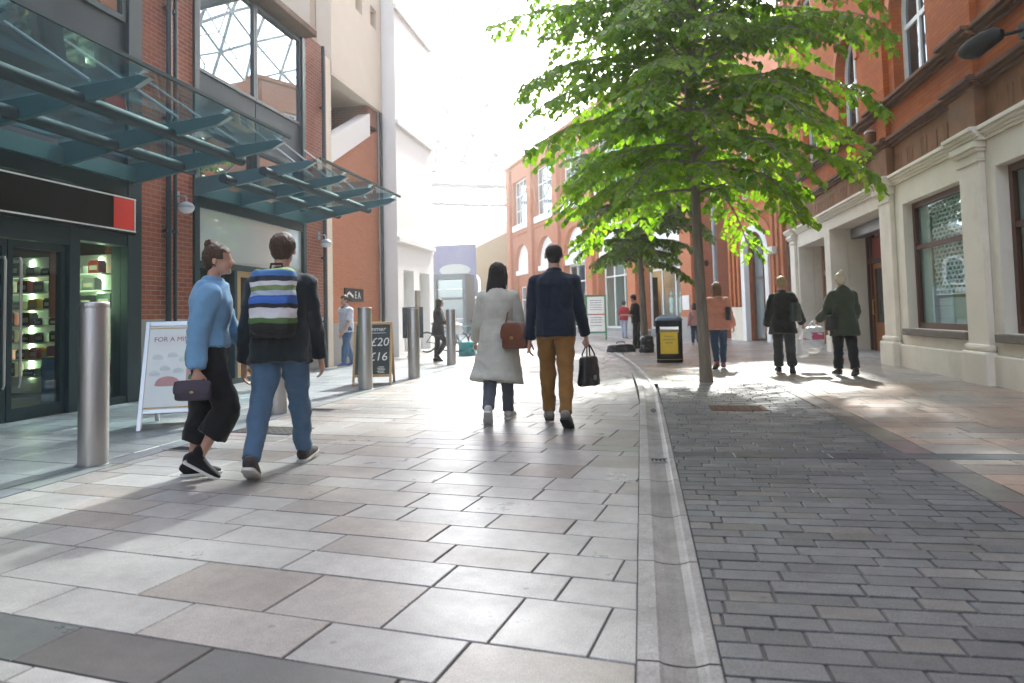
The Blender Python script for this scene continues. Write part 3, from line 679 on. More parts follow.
# ------------------------------------------------------------------ brick and cream building further along
CB=thing('brick_and_cream_building','brick building with cream overhanging upper floor beyond the dark shopfronts','building',(XL,0,0))
part('stone_strip',M['creamL'],CB,lambda m:L.bx(m,16.27,16.6,-.7,-.02,-.05,7.6),bevel=.01)
w0=part('brick_wall',M['brickB'],CB,lambda m:m.prism([L.P(16.62,-.12,1.05),L.P(20.1,-.12,1.05),L.P(20.1,-.12,6.7),L.P(19.3,-.12,6.35),L.P(16.62,-.12,5.0)],(-1.0,0,0)))
part('granite_base',M['granite'],w0,lambda m:L.bx(m,16.62,20.1,-1.1,-.1,-.05,1.05))
part('sloped_band',M['whiteL'],CB,lambda m:m.prism([L.P(16.62,-.05,5.003),L.P(19.3,-.05,6.353),L.P(19.3,-.05,7.0),L.P(16.62,-.05,5.65)],(-.35,0,0)))  # white band along the sloping top of the brick wall
part('recess_wall',M['brickL'],CB,lambda m:(L.bx(m,19.32,20.1,-1.2,-.125,6.72,7.3),L.bx(m,16.6,20.1,-1.6,-1.3,4.5,7.3)))
part('overhang',M['creamL'],CB,lambda m:L.wall(m,16.6,20.15,7.32,16.5,[(17.1,17.6,9.6,10.2,0),(18.2,18.7,9.6,10.2,0),(19.3,19.8,9.6,10.2,0)],.4))
part('soffit',M['creamL'],CB,lambda m:L.bx(m,16.6,20.15,-6,-.005,7.25,7.318))
part('inner_wall',M['creamL'],CB,lambda m:(L.bx(m,16.3,20.15,-8,-.42,7.33,16.5),L.bx(m,16.3,20.15,-8,-1.62,-.05,7.24)))
part('downpipe',M['pipe'],CB,lambda m:m.tube([(.0,20.02,.02),(.0,20.02,7.2)],.05,12),smooth=True)
sg=thing('direction_sign','small dark sign with white arrow and lettering on the salmon brick wall','sign',(XL-.12,18.1,1.78))
part('plate',M['blackm'],sg,lambda m:m.box(0,.04,-.62,.62,-.17,.17),bevel=.005)
def sgt(m):
    T=Matrix.Translation((.041,0,0))@Matrix(((0,0,1,0),(1,0,0,0),(0,1,0,0),(0,0,0,1)))
    m.text('E A',.27,T@Matrix.Translation((.2,-.01,0)),0,.002)
    m.prism([(.041,-.52,.02),(.041,-.36,.09),(.041,-.1,-.02),(.041,-.1,-.09),(.041,-.36,.02),(.041,-.52,-.03)],(.003,0,0))
part('lettering',M['white'],sg,sgt)

WB=thing('white_building','tall white rendered building at the end of the left row','building',(XL+.4,0,0))
part('wall',M['whiteL'],WB,lambda m:L.wall(m,20.2,23.9,-.05,14,[(20.7,21.7,.1,2.6,0),(22.3,23.4,.1,2.6,0)],.5))
part('inner_wall',M['whiteL'],WB,lambda m:(L.bx(m,20.2,23.9,-8,-.9,-.05,14),L.bx(m,20.2,20.6,-.9,-.52,-.05,14),L.bx(m,23.5,23.9,-.9,-.52,-.05,14)))
for a,b,c,e in ((20.7,21.7,.1,2.6),(22.3,23.4,.1,2.6)): L.window(WB,a,b,c,e,-.3,.08,((a+b)/2,),(),'whitew','glassg')
parts('ledge',M['whiteL'],WB,lambda m,z:L.bx(m,20.15,23.95,.002,.09,z,z+.14),(3.4,6.9,10.4))
part('notice_board',M['sillg'],WB,lambda m:L.bx(m,21.8,22.2,.0,.05,1.3,2.0))

# unseen plain fronts behind the viewer, added to cut sky light on the foreground
def plain(name,label,sg,x,u0,u1,h,mat,wm):
    F_=Fac(sg);t=thing(name,label,'building',(x,0,0))
    n=int((u1-u0)/3.6);ops=[(u0+.9+3.6*i,u0+2.7+3.6*i,1.0+3.5*j,3.0+3.5*j,0) for i in range(n) for j in range(int((h-1)/3.5))]
    part('wall',mat,t,lambda m:F_.wall(m,u0,u1,-.05,h,ops,.35))
    part('inner_wall',M['roomd'],t,lambda m:F_.bx(m,u0,u1,-8,-.5,-.05,h))
    part('cornice',M['sandd'],t,lambda m:F_.bx(m,u0-.1,u1+.1,-.4,.25,h,h+.3))
    for o in ops: F_.window(t,o[0],o[1],o[2],o[3],-.18,.08,((o[0]+o[1])/2,),(),'whitew','glassd')
plain('sky_blocker','unseen plain grey building added behind the viewer on the left to cut sky light',1,-7.4,-30,2.15,12,M['granite'],None)
plain('sky_blocker','unseen plain grey building added behind the viewer on the right to cut sky light',-1,4.8,-30,.15,15,M['granite'],None)
t=thing('sky_blocker','unseen grey building added across the street behind the viewer to cut sky light','building',(0,-34,0))
part('wall',M['granite'],t,lambda m:m.box(-16,14,-8,0,-.05,13))
parts('window',M['glassd'],t,lambda m,w:m.box(w[0],w[0]+1.8,.001,.05,w[1],w[1]+2),[(-14+3.6*i,1+3.5*j) for i in range(8) for j in range(3)])
# ------------------------------------------------------------------ right: brick building over a cream painted ground floor
Q=Fac(-1);XR=4.8
RB=thing('brick_building','long orange brick building with cream painted ground floor on the right','building',(XR,0,0))
wins=[(.8,3.1),(4.5,6.95),(8.25,10.72),(11.82,14.25)]
ops=[(a,b,.72,3.0,0) for a,b in wins]+[(15.42,19.5,-.05,3.12,0),(20.05,23.2,-.05,3.0,0)]
def gf(m):
    Q.wall(m,.2,24.5,-.05,3.4,ops,.42)
cw=part('ground_floor_wall',M['cream'],RB,gf)
def pl(m):   # plinth and window aprons
    for a,b in ((.2,3.2),(4.05,6.95),(7.8,10.8),(11.72,14.5)):
        Q.bx(m,a,b,.002,.07,-.05,.40);Q.bx(m,a,b,.002,.05,.40,.44)
    for a,b in ((19.0,19.7),(22.65,24.45)): Q.bx(m,a,b,.002,.05,-.05,.42)
parts('plinth',M['cream'],cw,lambda m,w:Q.bx(m,w[0],w[1],.002,.07,-.05,.42),((.2,3.2),(4.0,7.0),(7.75,10.98),(11.64,14.6),(19.52,20.03),(23.22,23.33)),bevel=.02)
parts('window_sill',M['sillg'],cw,lambda m,w:Q.bx(m,w[0]-.1,w[1]+.1,-.2,.09,.60,.718),wins,bevel=.012)
pil=[(3.3,3.95),(7.1,7.75),(10.98,11.62),(14.66,15.3),(23.36,24.0)]
for a,b in pil:
    p=part('pilaster',M['cream'],RB,lambda m:Q.bx(m,a,b,.003,.09,.55,3.12),bevel=.01)
    part('pilaster_base',M['cream'],p,lambda m:(Q.bx(m,a-.08,b+.08,.003,.18,-.05,.46),Q.bx(m,a-.05,b+.05,.003,.14,.461,.56)),bevel=.035)
    part('capital',M['cream'],p,lambda m:(Q.bx(m,a-.03,b+.03,.003,.12,3.121,3.16),Q.bx(m,a-.01,b+.01,.003,.10,3.161,3.26),Q.bx(m,a-.05,b+.05,.003,.15,3.261,3.31),Q.bx(m,a-.08,b+.08,.003,.19,3.311,3.40)),bevel=.014)
def bands(m,steps,u0=.15,u1=24.55,ext=.17):
    """mouldings that break forward over every pilaster"""
    for (d,z0,z1) in steps:
        us=[u0]
        for a,b in pil:
            Q.bx(m,us[-1],a-.16,.004,d,z0,z1);Q.bx(m,a-.16,b+.16,.004,d+ext,z0,z1);us.append(b+.16)
        Q.bx(m,us[-1],u1,.004,d,z0,z1)
part('cornice',M['cream'],RB,lambda m:bands(m,[(.05,3.401,3.44),(.08,3.441,3.48),(.12,3.481,3.525),(.16,3.526,3.585)],ext=.09),bevel=.008)
fz=part('frieze',M['sand'],RB,lambda m:(Q.wall(m,.2,24.5,3.4,4.15,[],.42),[Q.bx(m,a-.1,b+.1,.003,.14,3.587,4.14) for a,b in pil]))
def carve(m):   # worn raised lettering on the frieze, no longer legible
    r=random.Random(3)
    for (a,b) in ((11.9,14.4),(15.6,22.8),(8.1,10.7)):
        u=a
        while u<b:
            h=r.uniform(.24,.3);wd=r.uniform(.03,.05)
            Q.bx(m,u,u+wd,.001,.009,3.7,3.7+h)
            if r.random()<.6: Q.bx(m,u+wd,u+.13,.001,.008,3.7+r.choice([0,.12,.24]),3.735+r.choice([0,.12,.23]))
            if r.random()<.5: Q.bx(m,u+.13,u+.165,.001,.009,3.7,3.7+h)
            u+=r.choice([.22,.25,.3,.42])
lt=part('lettering',M['sand'],fz,carve,bevel=.004)
part('string_course',M['sandd'],RB,lambda m:bands(m,[(.06,4.15,4.19),(.10,4.191,4.235),(.16,4.236,4.30),(.12,4.301,4.325)],ext=.1),bevel=.01)
aw=[(5.15,6.65),(8.98,10.48),(12.82,14.38),(16.66,18.2),(20.45,22.0)]
uw=part('upper_wall',M['brickR'],RB,lambda m:Q.wall(m,.2,24.5,4.326,20.6,[(a,b,5.03,6.55,.77) for a,b in aw]+[(a,b,z,z+1.8,0) for a,b in aw for z in (8.3,11.8,15.3)],.42,d=-.02))  # carried up by added storeys above the view, to block the sun
parts('brick_pilaster',M['brickR'],RB,lambda m,w:Q.bx(m,w[0]+.05,w[1]-.05,-.018,.07,4.327,20.5),pil)
part('sill_course',M['sandd'],RB,lambda m:bands(m,[(.06,4.86,4.90),(.13,4.901,4.955),(.19,4.956,5.02)],ext=.1),bevel=.012)
parts('brick_arch',M['terra'],RB,lambda m,w:Q.archband(m,(w[0]+w[1])/2,(w[1]-w[0])/2+.22,6.55,.77+.22,.215,-.018,.025),aw)
part('eaves_cornice',M['sandd'],RB,lambda m:(Q.bx(m,.1,24.6,-.4,.2,20.6,20.8),Q.bx(m,.1,24.6,-.4,.35,20.801,21.1)))
for a,b in aw:
    Q.window(RB,a,b,5.03,6.55,-.20,.11,((a+b)/2,),(6.28,),'whitew','glassd',.77)
    for z in (8.3,11.8,15.3): Q.window(RB,a,b,z,z+1.8,-.20,.09,((a+b)/2,),(z+.9,),'whitew','glassd')
for a,b in wins: Q.window(RB,a,b,.72,3.0,-.16,.10,(),(2.18,),'wood','glass')
def rooms(m):
    Q.bx(m,.2,24.5,-9,-8.8,-.05,20.6);Q.bx(m,.2,24.5,-8.8,-.45,3.42,3.6);Q.bx(m,.2,24.5,-8.8,-1.2,5,20.6)
    Q.bx(m,.2,.5,-8.8,-.44,-.05,3.41);Q.bx(m,24.2,24.49,-8.8,-.44,-.05,20.59)
    Q.bx(m,7.2,7.5,-8.8,-.44,-.05,3.41);Q.bx(m,14.9,15.2,-8.8,-.44,-.05,3.41)
part('inner_wall',M['cream'],RB,rooms)
part('inner_floor',M['sillg'],RB,lambda m:Q.bx(m,.5,14.9,-8.7,-.44,-.04,.004))
# window displays: pale blinds and a white pierced screen of brick-shaped slots in the second window
def screen(m):
    a,b=12.15,13.75;d=-.30
    rows=22;cols_=10;z0,z1=1.3,2.98;sw=(b-a)/cols_;sh_=(z1-z0)/rows
    for r in range(rows):
        z=z0+r*sh_;Q.bx(m,a,b,d-.03,d,z,z+sh_*.36)
        for c in range(cols_+1):
            u=a+(c+(.5 if r%2 else 0))*sw;u0_,u1_=max(a,u-sw*.17),min(b,u+sw*.17)
            if u1_>u0_: Q.bx(m,u0_,u1_,d-.028,d-.002,z+sh_*.36,z+sh_)
sc=part('pierced_screen',M['white'],RB,screen);sc['label']='pale pierced screen of brick shaped slots inside the window'
parts('window_blind',M['net'],RB,lambda m,w:Q.bx(m,w[0],w[1],w[2],w[2]+.015,.74,w[3]),((13.76,14.15,-.28,2.98),(8.4,10.3,-.36,2.98),(4.7,6.5,-.36,2.98),(11.95,13.75,-.36,1.25)))
# deep entrance and the side entry beside it
def entr(m):
    Q.bx(m,15.1,15.41,-1.5,-.43,-.05,3.4);Q.bx(m,19.51,20.04,-1.5,-.43,-.05,3.4);Q.bx(m,23.21,23.7,-1.5,-.43,-.05,3.4)
    Q.bx(m,15.42,19.5,-1.5,-.43,3.13,3.4);Q.bx(m,20.05,23.2,-1.5,-.43,3.01,3.4)
part('porch_wall',M['cream'],RB,entr)
part('porch_step',M['granite'],RB,lambda m:(Q.bx(m,15.43,19.49,-1.5,-.1,-.045,.05),Q.bx(m,20.06,23.19,-1.5,-.1,-.045,.05)),bevel=.01)
M['doorred']=surf('red_transom',(.32,.02,.02),(.25,.015,.015),4,.35)
def dscreen(m):
    for u in (15.45,16.3,17.25,18.2,19.15,19.42): Q.bx(m,u,u+.07,-.97,-.85,.05,3.1)
    Q.bx(m,15.45,19.45,-.95,-.87,2.2,2.32)
part('door_screen',M['wood'],RB,dscreen)
parts('transom_panel',M['doorred'],RB,lambda m,a:Q.bx(m,a,a+.87,-.92,-.90,2.33,2.84),(16.375,17.325,18.275))
for u in (16.39,17.34,18.29):
    d_=part('door',M['woodo'],RB,lambda m:(Q.bx(m,u,u+.1,-.95,-.89,.06,2.18),Q.bx(m,u+.74,u+.84,-.95,-.89,.06,2.18),Q.bx(m,u+.1,u+.74,-.95,-.89,.06,.75),Q.bx(m,u+.1,u+.74,-.95,-.89,2.06,2.18)))
    part('pane',M['glassd'],d_,lambda m:Q.bx(m,u+.1,u+.74,-.925,-.915,.75,2.06))
    part('handle',M['brass'],d_,lambda m:m.tube([Q.P(u+.78,-.88,.95),Q.P(u+.78,-.83,.95),Q.P(u+.78,-.83,1.3),Q.P(u+.78,-.88,1.3)],.012,8))
d_=part('door',M['woodo'],RB,lambda m:(Q.bx(m,20.06,20.2,-.75,-.65,.05,3.0),Q.bx(m,21.1,21.24,-.75,-.65,.05,3.0),Q.bx(m,22.1,22.24,-.75,-.65,.05,3.0),Q.bx(m,23.05,23.19,-.75,-.65,.05,3.0),Q.bx(m,20.2,23.05,-.74,-.66,2.1,2.25),Q.bx(m,20.2,23.05,-.72,-.68,.06,.7)))
part('pane',M['glassd'],d_,lambda m:(Q.bx(m,20.2,23.05,-.71,-.70,.7,2.1),Q.bx(m,20.2,23.05,-.71,-.70,2.25,2.98)))
part('roller_box',M['steelm'],RB,lambda m:Q.bx(m,15.45,19.47,-.8,-.5,2.86,3.11),bevel=.02)
part('downpipe',M['sandd'],RB,lambda m:m.tube([Q.P(24.3,.09,.05),Q.P(24.3,.09,20.5)],.055,12),smooth=True)
# black floodlight on an arm, and a little brown alarm housing
t=thing('floodlight','black floodlight on an arm high on the brick wall at the top right','floodlight',(XR-.02,9.72,4.5))
part('bracket_arm',M['blackm'],t,lambda m:(m.box(-.03,.03,-.09,.09,-.09,.09),m.tube([(0,0,0),(-.18,.05,-.02),(-.3,.1,-.02)],.024,8)),smooth=True)
part('housing',M['blackm'],t,lambda m:m.loft([(-.24,.02,.0),(-.27,.06,.0),(-.34,.2,-.02),(-.4,.34,-.05),(-.43,.46,-.08),(-.44,.5,-.09)],[.05,.1,.125,.14,.15,.14],[.04,.08,.1,.1,.09,.08],(1,0,0),18,0,3.2),smooth=True)
part('lens',M['glassd'],t,lambda m:m.loft([(-.441,.501,-.0905),(-.443,.512,-.093)],[.12,.12],[.07,.07],(1,0,0),18,0,3.2))
t=thing('alarm_box','small brown alarm box with pale cap on the brick band below the upper windows','alarm box',(XR+.02,15.55,4.58))
part('housing',M['sand'],t,lambda m:m.loft([(-.11,0,-.16),(-.12,0,-.1),(-.12,0,.08)],[.05,.09,.09],[.1,.13,.13],(1,0,0),14,0,3),smooth=True)
part('cap',M['alu'],t,lambda m:m.loft([(-.12,0,.081),(-.12,0,.11),(-.12,0,.13)],[.1,.1,.05],[.14,.14,.08],(1,0,0),14,0,3),smooth=True)

# ------------------------------------------------------------------ brick building with the arched doorway, turned to follow the bend
AB=thing('arched_brick_building','small orange brick building with a tall arched doorway beyond the cream shopfront','building',(4.78,25.0,0),R(19.9))
part('wall',M['brickR'],AB,lambda m:Q.wall(m,-.25,4.0,-.05,8.9,[(1.26,2.72,-.05,3.2,.73),(.9,1.7,5.2,7.2,0),(2.3,3.1,5.2,7.2,0)],.4))
parts('stone_base',M['cream'],AB,lambda m,w:Q.bx(m,w[0],w[1],.002,.07,-.05,1.25),((-.2,1.0),(2.98,3.98)),bevel=.02)
part('door_surround',M['whiteL'],AB,lambda m:(Q.bx(m,1.01,1.27,-.1,.1,-.05,3.2),Q.bx(m,2.71,2.97,-.1,.1,-.05,3.2),Q.archband(m,1.99,.98,3.2,.99,.255,-.1,.1)),bevel=.01)
parts('brick_rib',M['terra'],AB,lambda m,u:Q.bx(m,u,u+.15,.002,.12,1.26,4.58),(3.1,3.42,3.74,0,.3,.6))
part('terracotta_arch',M['terra'],AB,lambda m:Q.archband(m,1.99,1.32,3.2,1.33,.33,.002,.08))
parts('string_course',M['terra'],AB,lambda m,w:Q.bx(m,-.25,4.0,.002,w[0],w[1],w[2]),((.14,4.6,4.78),(.2,8.7,8.9)))
parts('side_wall',M['brickR'],AB,lambda m,w:Q.bx(m,w[0],w[1],-7,-.41,-.05,8.9),((3.6,3.99),(-.24,.1)))
part('back_wall',M['roomd'],AB,lambda m:Q.bx(m,.11,3.59,-3,-2.8,-.05,8.8))
Q.window(AB,1.27,2.71,.03,3.2,-.25,.08,(1.99,),(2.3,),'wood','glassg',.72,name='door')
for a,b in ((.9,1.7),(2.3,3.1)): Q.window(AB,a,b,5.2,7.2,-.15,.07,((a+b)/2,),(6.2,),'whitew','glassg')
part('wall_box',M['white'],AB,lambda m:Q.bx(m,.35,.75,.13,.3,3.0,3.25),bevel=.01)

# ------------------------------------------------------------------ large salmon brick building with round arches and tall windows
BB=thing('arcaded_brick_building','large salmon brick building with round arches and tall gridded windows behind the couple','building',(2.16,30.67,0),R(26.5))
o0=2.6;pcs=[-2.4+o0,2.8+o0,8.1+o0,13.4+o0,18.7+o0,24+o0]
bays=[(pcs[i]+.75,pcs[i+1]-.75) for i in range(5)]
def bw(m):
    ops=[]
    for i,(a,b) in enumerate(bays):
        ops.append((a,b,-.05,4.5,(b-a)/2));ops.append((a+.1,b-.1,7.9,11.2,0))
    Q.wall(m,-.6,27.4,-.05,12.4,ops,.5)
part('wall',M['brickB'],BB,bw)
parts('brick_pier',M['brickB'],BB,lambda m,c:Q.bx(m,c-.45,c+.45,.002,.22,.9,12.3),pcs)
parts('pier_base',M['granite'],BB,lambda m,c:Q.bx(m,c-.55,c+.55,.002,.3,-.05,.9),pcs,bevel=.02)
part('parapet',M['terra'],BB,lambda m:(Q.bx(m,-.6,27.4,-.5,.28,12.4,12.55),Q.bx(m,-.6,27.4,.002,.1,7.1,7.25)))
parts('sill_band',M['whiteL'],BB,lambda m,w:Q.bx(m,w[0]+.02,w[1]-.02,-.3,.12,7.45,7.88),bays)
parts('lunette',M['whiteL'],BB,lambda m,w:m.prism([Q.P((w[0]+w[1])/2-(w[1]-w[0])/2*math.cos(PI*k/16),-.3,4.501+(w[1]-w[0])/2*math.sin(PI*k/16)) for k in range(17)],(.06,0,0)),bays)
parts('lintel',M['whiteL'],BB,lambda m,w:Q.bx(m,w[0],w[1],-.45,-.1,4.15,4.5),bays)
for i,(a,b) in enumerate(bays):
    Q.window(BB,a+.1,b-.1,7.9,11.2,-.25,.09,[a+.1+(b-a-.2)*k/4 for k in (1,2,3)],(9.0,10.1),'whitew','glassg')
    if i<3:
        w_=Q.window(BB,a+.05,b-.05,.35,4.14,-.4,.1,[a+(b-a)*k/3 for k in (1,2)],(3.1,),'whitew','glass',name='shop_window')
        part('stall_riser',M['granite'],BB,lambda m:Q.bx(m,a,b,-.45,-.2,-.05,.34))
    else:
        part('infill_wall',M['brickB'],BB,lambda m:Q.wall(m,a,b,-.05,4.14,[(a+1.9,b-.5,-.05,3.3,0)],.3,d=-.3))
        Q.window(BB,a+1.92,b-.52,.02,3.28,-.4,.08,(),(2.3,),'whitew','glassg',name='door')
part('inner_wall',M['roomw'],BB,lambda m:(Q.bx(m,-.5,27.3,-9,-2.6,-.05,4.3),Q.bx(m,-.5,27.3,-9,-.55,4.6,7.4),Q.bx(m,-.5,27.3,-9,-1,7.4,12.3)))
parts('side_wall',M['brickB'],BB,lambda m,w:Q.bx(m,w[0],w[1],-9,-.51,-.05,12.4),((-.6,-.25),(27.05,27.4)))
part('wall_plaque',M['sillg'],BB,lambda m:(Q.bx(m,pcs[2]-.3,pcs[2]+.3,.221,.26,1.0,2.1),))
wp=part('wall_plaque',M['white'],BB,lambda m:(Q.bx(m,pcs[0]-.25,pcs[0]+.3,.221,.26,1.2,1.8),))
wp['label']='white notice on the brick pier'
# garments on dark mannequins and shelves in the shop windows: each bay shows what its window shows
rg=random.Random(5)
def inst(u,d,z=0): 
    p=BB_M@Q.P(u,d,z);return p
BB_M=Matrix.Translation((2.16,30.67,0))@Matrix.Rotation(R(26.5),4,'Z')
for u in (bays[0][0]+.5,bays[0][0]+1.2,bays[0][0]+2.0,bays[0][0]+2.9):
    p=inst(u,-1.1);dk=rg.random()<.6
    t=thing('mannequin','dressed shop mannequin standing in the window of the salmon brick building','mannequin',(p.x,p.y,.35),R(116),'mannequins in the far shop window')
    part('torso',M['blackm' if dk else 'white'],t,lambda m:m.loft([(0,0,.75),(0,0,.9),(0,0,1.1),(0,0,1.3),(0,0,1.42),(0,0,1.47)],[.15,.17,.14,.19,.2,.07],[.1,.11,.09,.12,.1,.06],(1,0,0),14),smooth=True)
    part('head',M['net'],t,lambda m:m.ell((0,0,1.63),(.075,.09,.115)),smooth=True)
    part('stand',M['steel'],t,lambda m:(m.tube([(0,0,.02),(0,0,.76)],.02,8),m.lathe([(.16,0),(.16,.015),(.02,.03)],(0,0,0),18)),smooth=True)
p=inst(bays[1][0]+1.6,-1.6)
t=thing('display_stand','warmly lit stepped display stand inside the shop window by the green framed board','display stand',(p.x,p.y,0),R(116.5))
parts('tier',M['pine'],t,lambda m,k:m.box(-1.1,1.1,-.25+.1*k,.25,.9+.45*k,.96+.45*k),range(4))
part('back',M['roomw'],t,lambda m:m.box(-1.1,1.1,.252,.3,0,2.9))
parts('upright',M['wood'],t,lambda m,x:m.box(x,x+.049,-.25,.3,0,2.9),(-1.15,1.101))
parts('lamp_globe',M['warmlamp'],t,lambda m,x:m.ell((x,-.1,2.75),(.09,.09,.09),10,8),(-.8,-.2,.4,.9),smooth=True)
# steps in front
st=thing('stone_steps','two low grey stone steps along the front of the salmon brick building','steps',(2.16,30.67,0),R(26.5))
parts('tread',M['granite'],st,lambda m,w:Q.bx(m,3.2,9.4,.35,w[0],w[1],w[2]),((1.3,-.05,.14),(.9,.141,.28)),bevel=.01)
part('handrail',M['steelm'],st,lambda m:(m.tube([Q.P(9.2,1.2,.14),Q.P(9.2,1.2,1.0),Q.P(9.2,.5,1.15),Q.P(9.2,.5,.28)],.025,8),),smooth=True)
# noticeboard with green frame
p=inst(7.6,2.6)
t=thing('poster_stand','green framed poster stand with two white sheets in front of the far brick shops','poster stand',(-1.95,31.6,0),R(8))
M['green']=surf('green_paint',(.04,.22,.09),None,6,.45)
part('frame',M['green'],t,lambda m:(m.box(-.45,-.38,-.03,.03,0,1.95),m.box(.38,.45,-.03,.03,0,1.95),m.box(-.38,.38,-.03,.03,1.88,1.95),m.box(-.38,.38,-.03,.03,.28,.35)))
parts('poster',M['white'],t,lambda m,w:m.box(-.37,.37,-.012,.012,w[0],w[1]),((1.13,1.87),(.36,1.07)))
part('grey_rule',M['panel'],t,lambda m:[m.box(-.25,.25,-.0145,-.0122,z,z+.02) for z in (1.7,1.6,1.5,1.4,1.3,.95,.85,.75,.6)])
# lamp post behind the nearest tree
t=thing('lamp_post','grey steel lamp post rising between the nearest tree and the arched brick doorway','lamp post',(2.62,26.2,0))
part('pole',M['lampg'],t,lambda m:m.lathe([(.13,0),(.13,.9),(.085,1.0),(.07,6.6)],(0,0,0),16),smooth=True)
part('lantern',M['opal'],t,lambda m:m.lathe([(.1,6.6),(.26,6.7),(.28,7.1)],(0,0,0),16),smooth=True)
part('lantern_cap',M['lampg'],t,lambda m:m.lathe([(.3,7.1),(.3,7.14),(.05,7.35)],(0,0,0),16),smooth=True)
# cafe closing the side street
CF=thing('cafe_building','white fronted cafe with red sign and warm lights down the side street','building',(2.4,43,0))
part('wall',M['whiteL'],CF,lambda m:m.prism([(0,0,3.4),(6.5,0,3.4),(6.5,0,10),(0,0,10)],(0,6,0)))
part('shopfront',M['blackm'],CF,lambda m:(m.box(0,.35,0,.4,-.05,3.4),m.box(6.15,6.5,0,.4,-.05,3.4),m.box(.35,6.15,0,.4,2.9,3.39),m.box(.35,6.15,0,.3,-.05,.5),[m.box(x,x+.08,0,.2,.5,2.9) for x in (1.8,3.2,4.6)]))
part('back_room',M['woodo'],CF,lambda m:(m.box(.2,6.3,2.5,2.6,-.05,3.39),m.box(0,.2,.4,6,-.05,3.39),m.box(6.3,6.5,.4,6,-.05,3.39)))
part('red_sign',M['red'],CF,lambda m:m.box(.3,4.2,-.14,-.002,4.9,5.6))
rg=random.Random(9)
parts('hanging_lamp',M['warmlamp'],CF,lambda m,_:m.ell((rg.uniform(.5,6),rg.uniform(.45,1.2),rg.uniform(1.5,2.8)),(.09,.09,.09),10,8),range(22),smooth=True)
for x in (.8,2.6,4.4): 
    f=part('window',M['whitew'],CF,lambda m:(m.box(x,x+1.2,-.06,-.002,6.4,6.48),m.box(x,x+1.2,-.06,-.002,8.4,8.48),m.box(x,x+.08,-.06,-.002,6.481,8.399),m.box(x+1.12,x+1.2,-.06,-.002,6.481,8.399)))
    part('pane',M['glassg'],f,lambda m:m.box(x+.08,x+1.12,-.03,-.003,6.48,8.4))

# ------------------------------------------------------------------ far end of the street
TB=thing('tan_building','tan rendered building with sloping parapet and white arched window at the street end','building',(-17.5,64,0))
part('wall',M['tan'],TB,lambda m:m.prism([(0,0,-.05),(8.5,0,-.05),(8.5,0,9.2),(6.2,0,8.9),(0,0,6.2)],(0,8,0)))
part('parapet_band',M['creamL'],TB,lambda m:m.prism([(0,-.12,6.2),(6.2,-.12,8.9),(8.5,-.12,9.2),(8.5,-.12,9.5),(6.1,-.12,9.2),(0,-.12,6.5)],(0,.4,0)))
for cx_ in (2.3,5.6):
    f=part('window',M['whiteL'],TB,lambda m:(m.box(cx_-.9,cx_-.65,-.1,-.002,3,4.3),m.box(cx_+.65,cx_+.9,-.1,-.002,3,4.3),m.box(cx_-1,cx_+1,-.16,-.002,2.75,3),[m.prism([(cx_-.9*math.cos(PI*k/12),-.1,4.3+.9*math.sin(PI*k/12)),(cx_-.9*math.cos(PI*(k+1)/12),-.1,4.3+.9*math.sin(PI*(k+1)/12)),(cx_-.65*math.cos(PI*(k+1)/12),-.1,4.3+.65*math.sin(PI*(k+1)/12)),(cx_-.65*math.cos(PI*k/12),-.1,4.3+.65*math.sin(PI*k/12))],(0,.098,0)) for k in range(12)]))
    part('pane',M['glassd'],f,lambda m:m.add([(cx_-.66,-.02,3),(cx_+.66,-.02,3)]+[(cx_+.66*math.cos(PI*k/12),-.02,4.3+.66*math.sin(PI*k/12)) for k in range(13)],[tuple(range(15))]))
part('ground_shopfront',M['whitew'],TB,lambda m:(m.box(.5,8,-.1,-.002,2.2,2.6),m.box(.5,.8,-.1,-.002,-.05,2.2),m.box(4,4.3,-.1,-.002,-.05,2.2)))
DBk=thing('far_brick_building','brick gabled building with white gable boards far behind the lilac billboard','building',(-23.5,78,0))
part('wall',M['brickB'],DBk,lambda m:m.prism([(0,0,-.05),(14,0,-.05),(14,0,8.2),(10,0,9.5),(7,0,8.3),(4,0,9.5),(0,0,8.2)],(0,8,0)))
parts('gable_board',M['whiteL'],DBk,lambda m,w:m.bar((w[0],-.1,w[1]),(w[2],-.1,w[3]),.2,.35),((0,8.2,4,9.5),(4,9.5,7,8.3),(7,8.3,10,9.5),(10,9.5,14,8.2)))
t=thing('billboard','large pale lilac billboard panel above the white entrance at the street end','billboard',(-14.6,50,0))
part('panel',M['lilac'],t,lambda m:m.box(0,3.1,0,.15,2.9,6.3),bevel=.02)
part('picture',M['net'],t,lambda m:m.ell((1.55,-.004,4.5),(1.15,.002,.45),24,8))
parts('post',M['domes'],t,lambda m,x:m.box(x,x+.2,.16,.36,-.05,6.2),(.2,2.7))
t=thing('entrance_kiosk','white framed glass entrance kiosk below the lilac billboard','kiosk',(-13.1,44.5,0))
part('frame',M['domes'],t,lambda m:(m.box(0,.22,0,2.5,-.05,3.9),m.box(1.95,2.17,0,2.5,-.05,3.9),m.box(.22,1.95,0,2.5,3.55,3.9),m.box(.22,1.95,0,.2,2.25,2.4)))
parts('glass_panel',M['glassg'],t,lambda m,w:m.box(.22,1.95,.3,.33,w[0],w[1]),((-.05,2.24),(2.41,3.54)))
parts('rail',M['steel'],t,lambda m,z:m.box(.22,1.95,.2,.26,z,z+.06),(1.0,2.9))
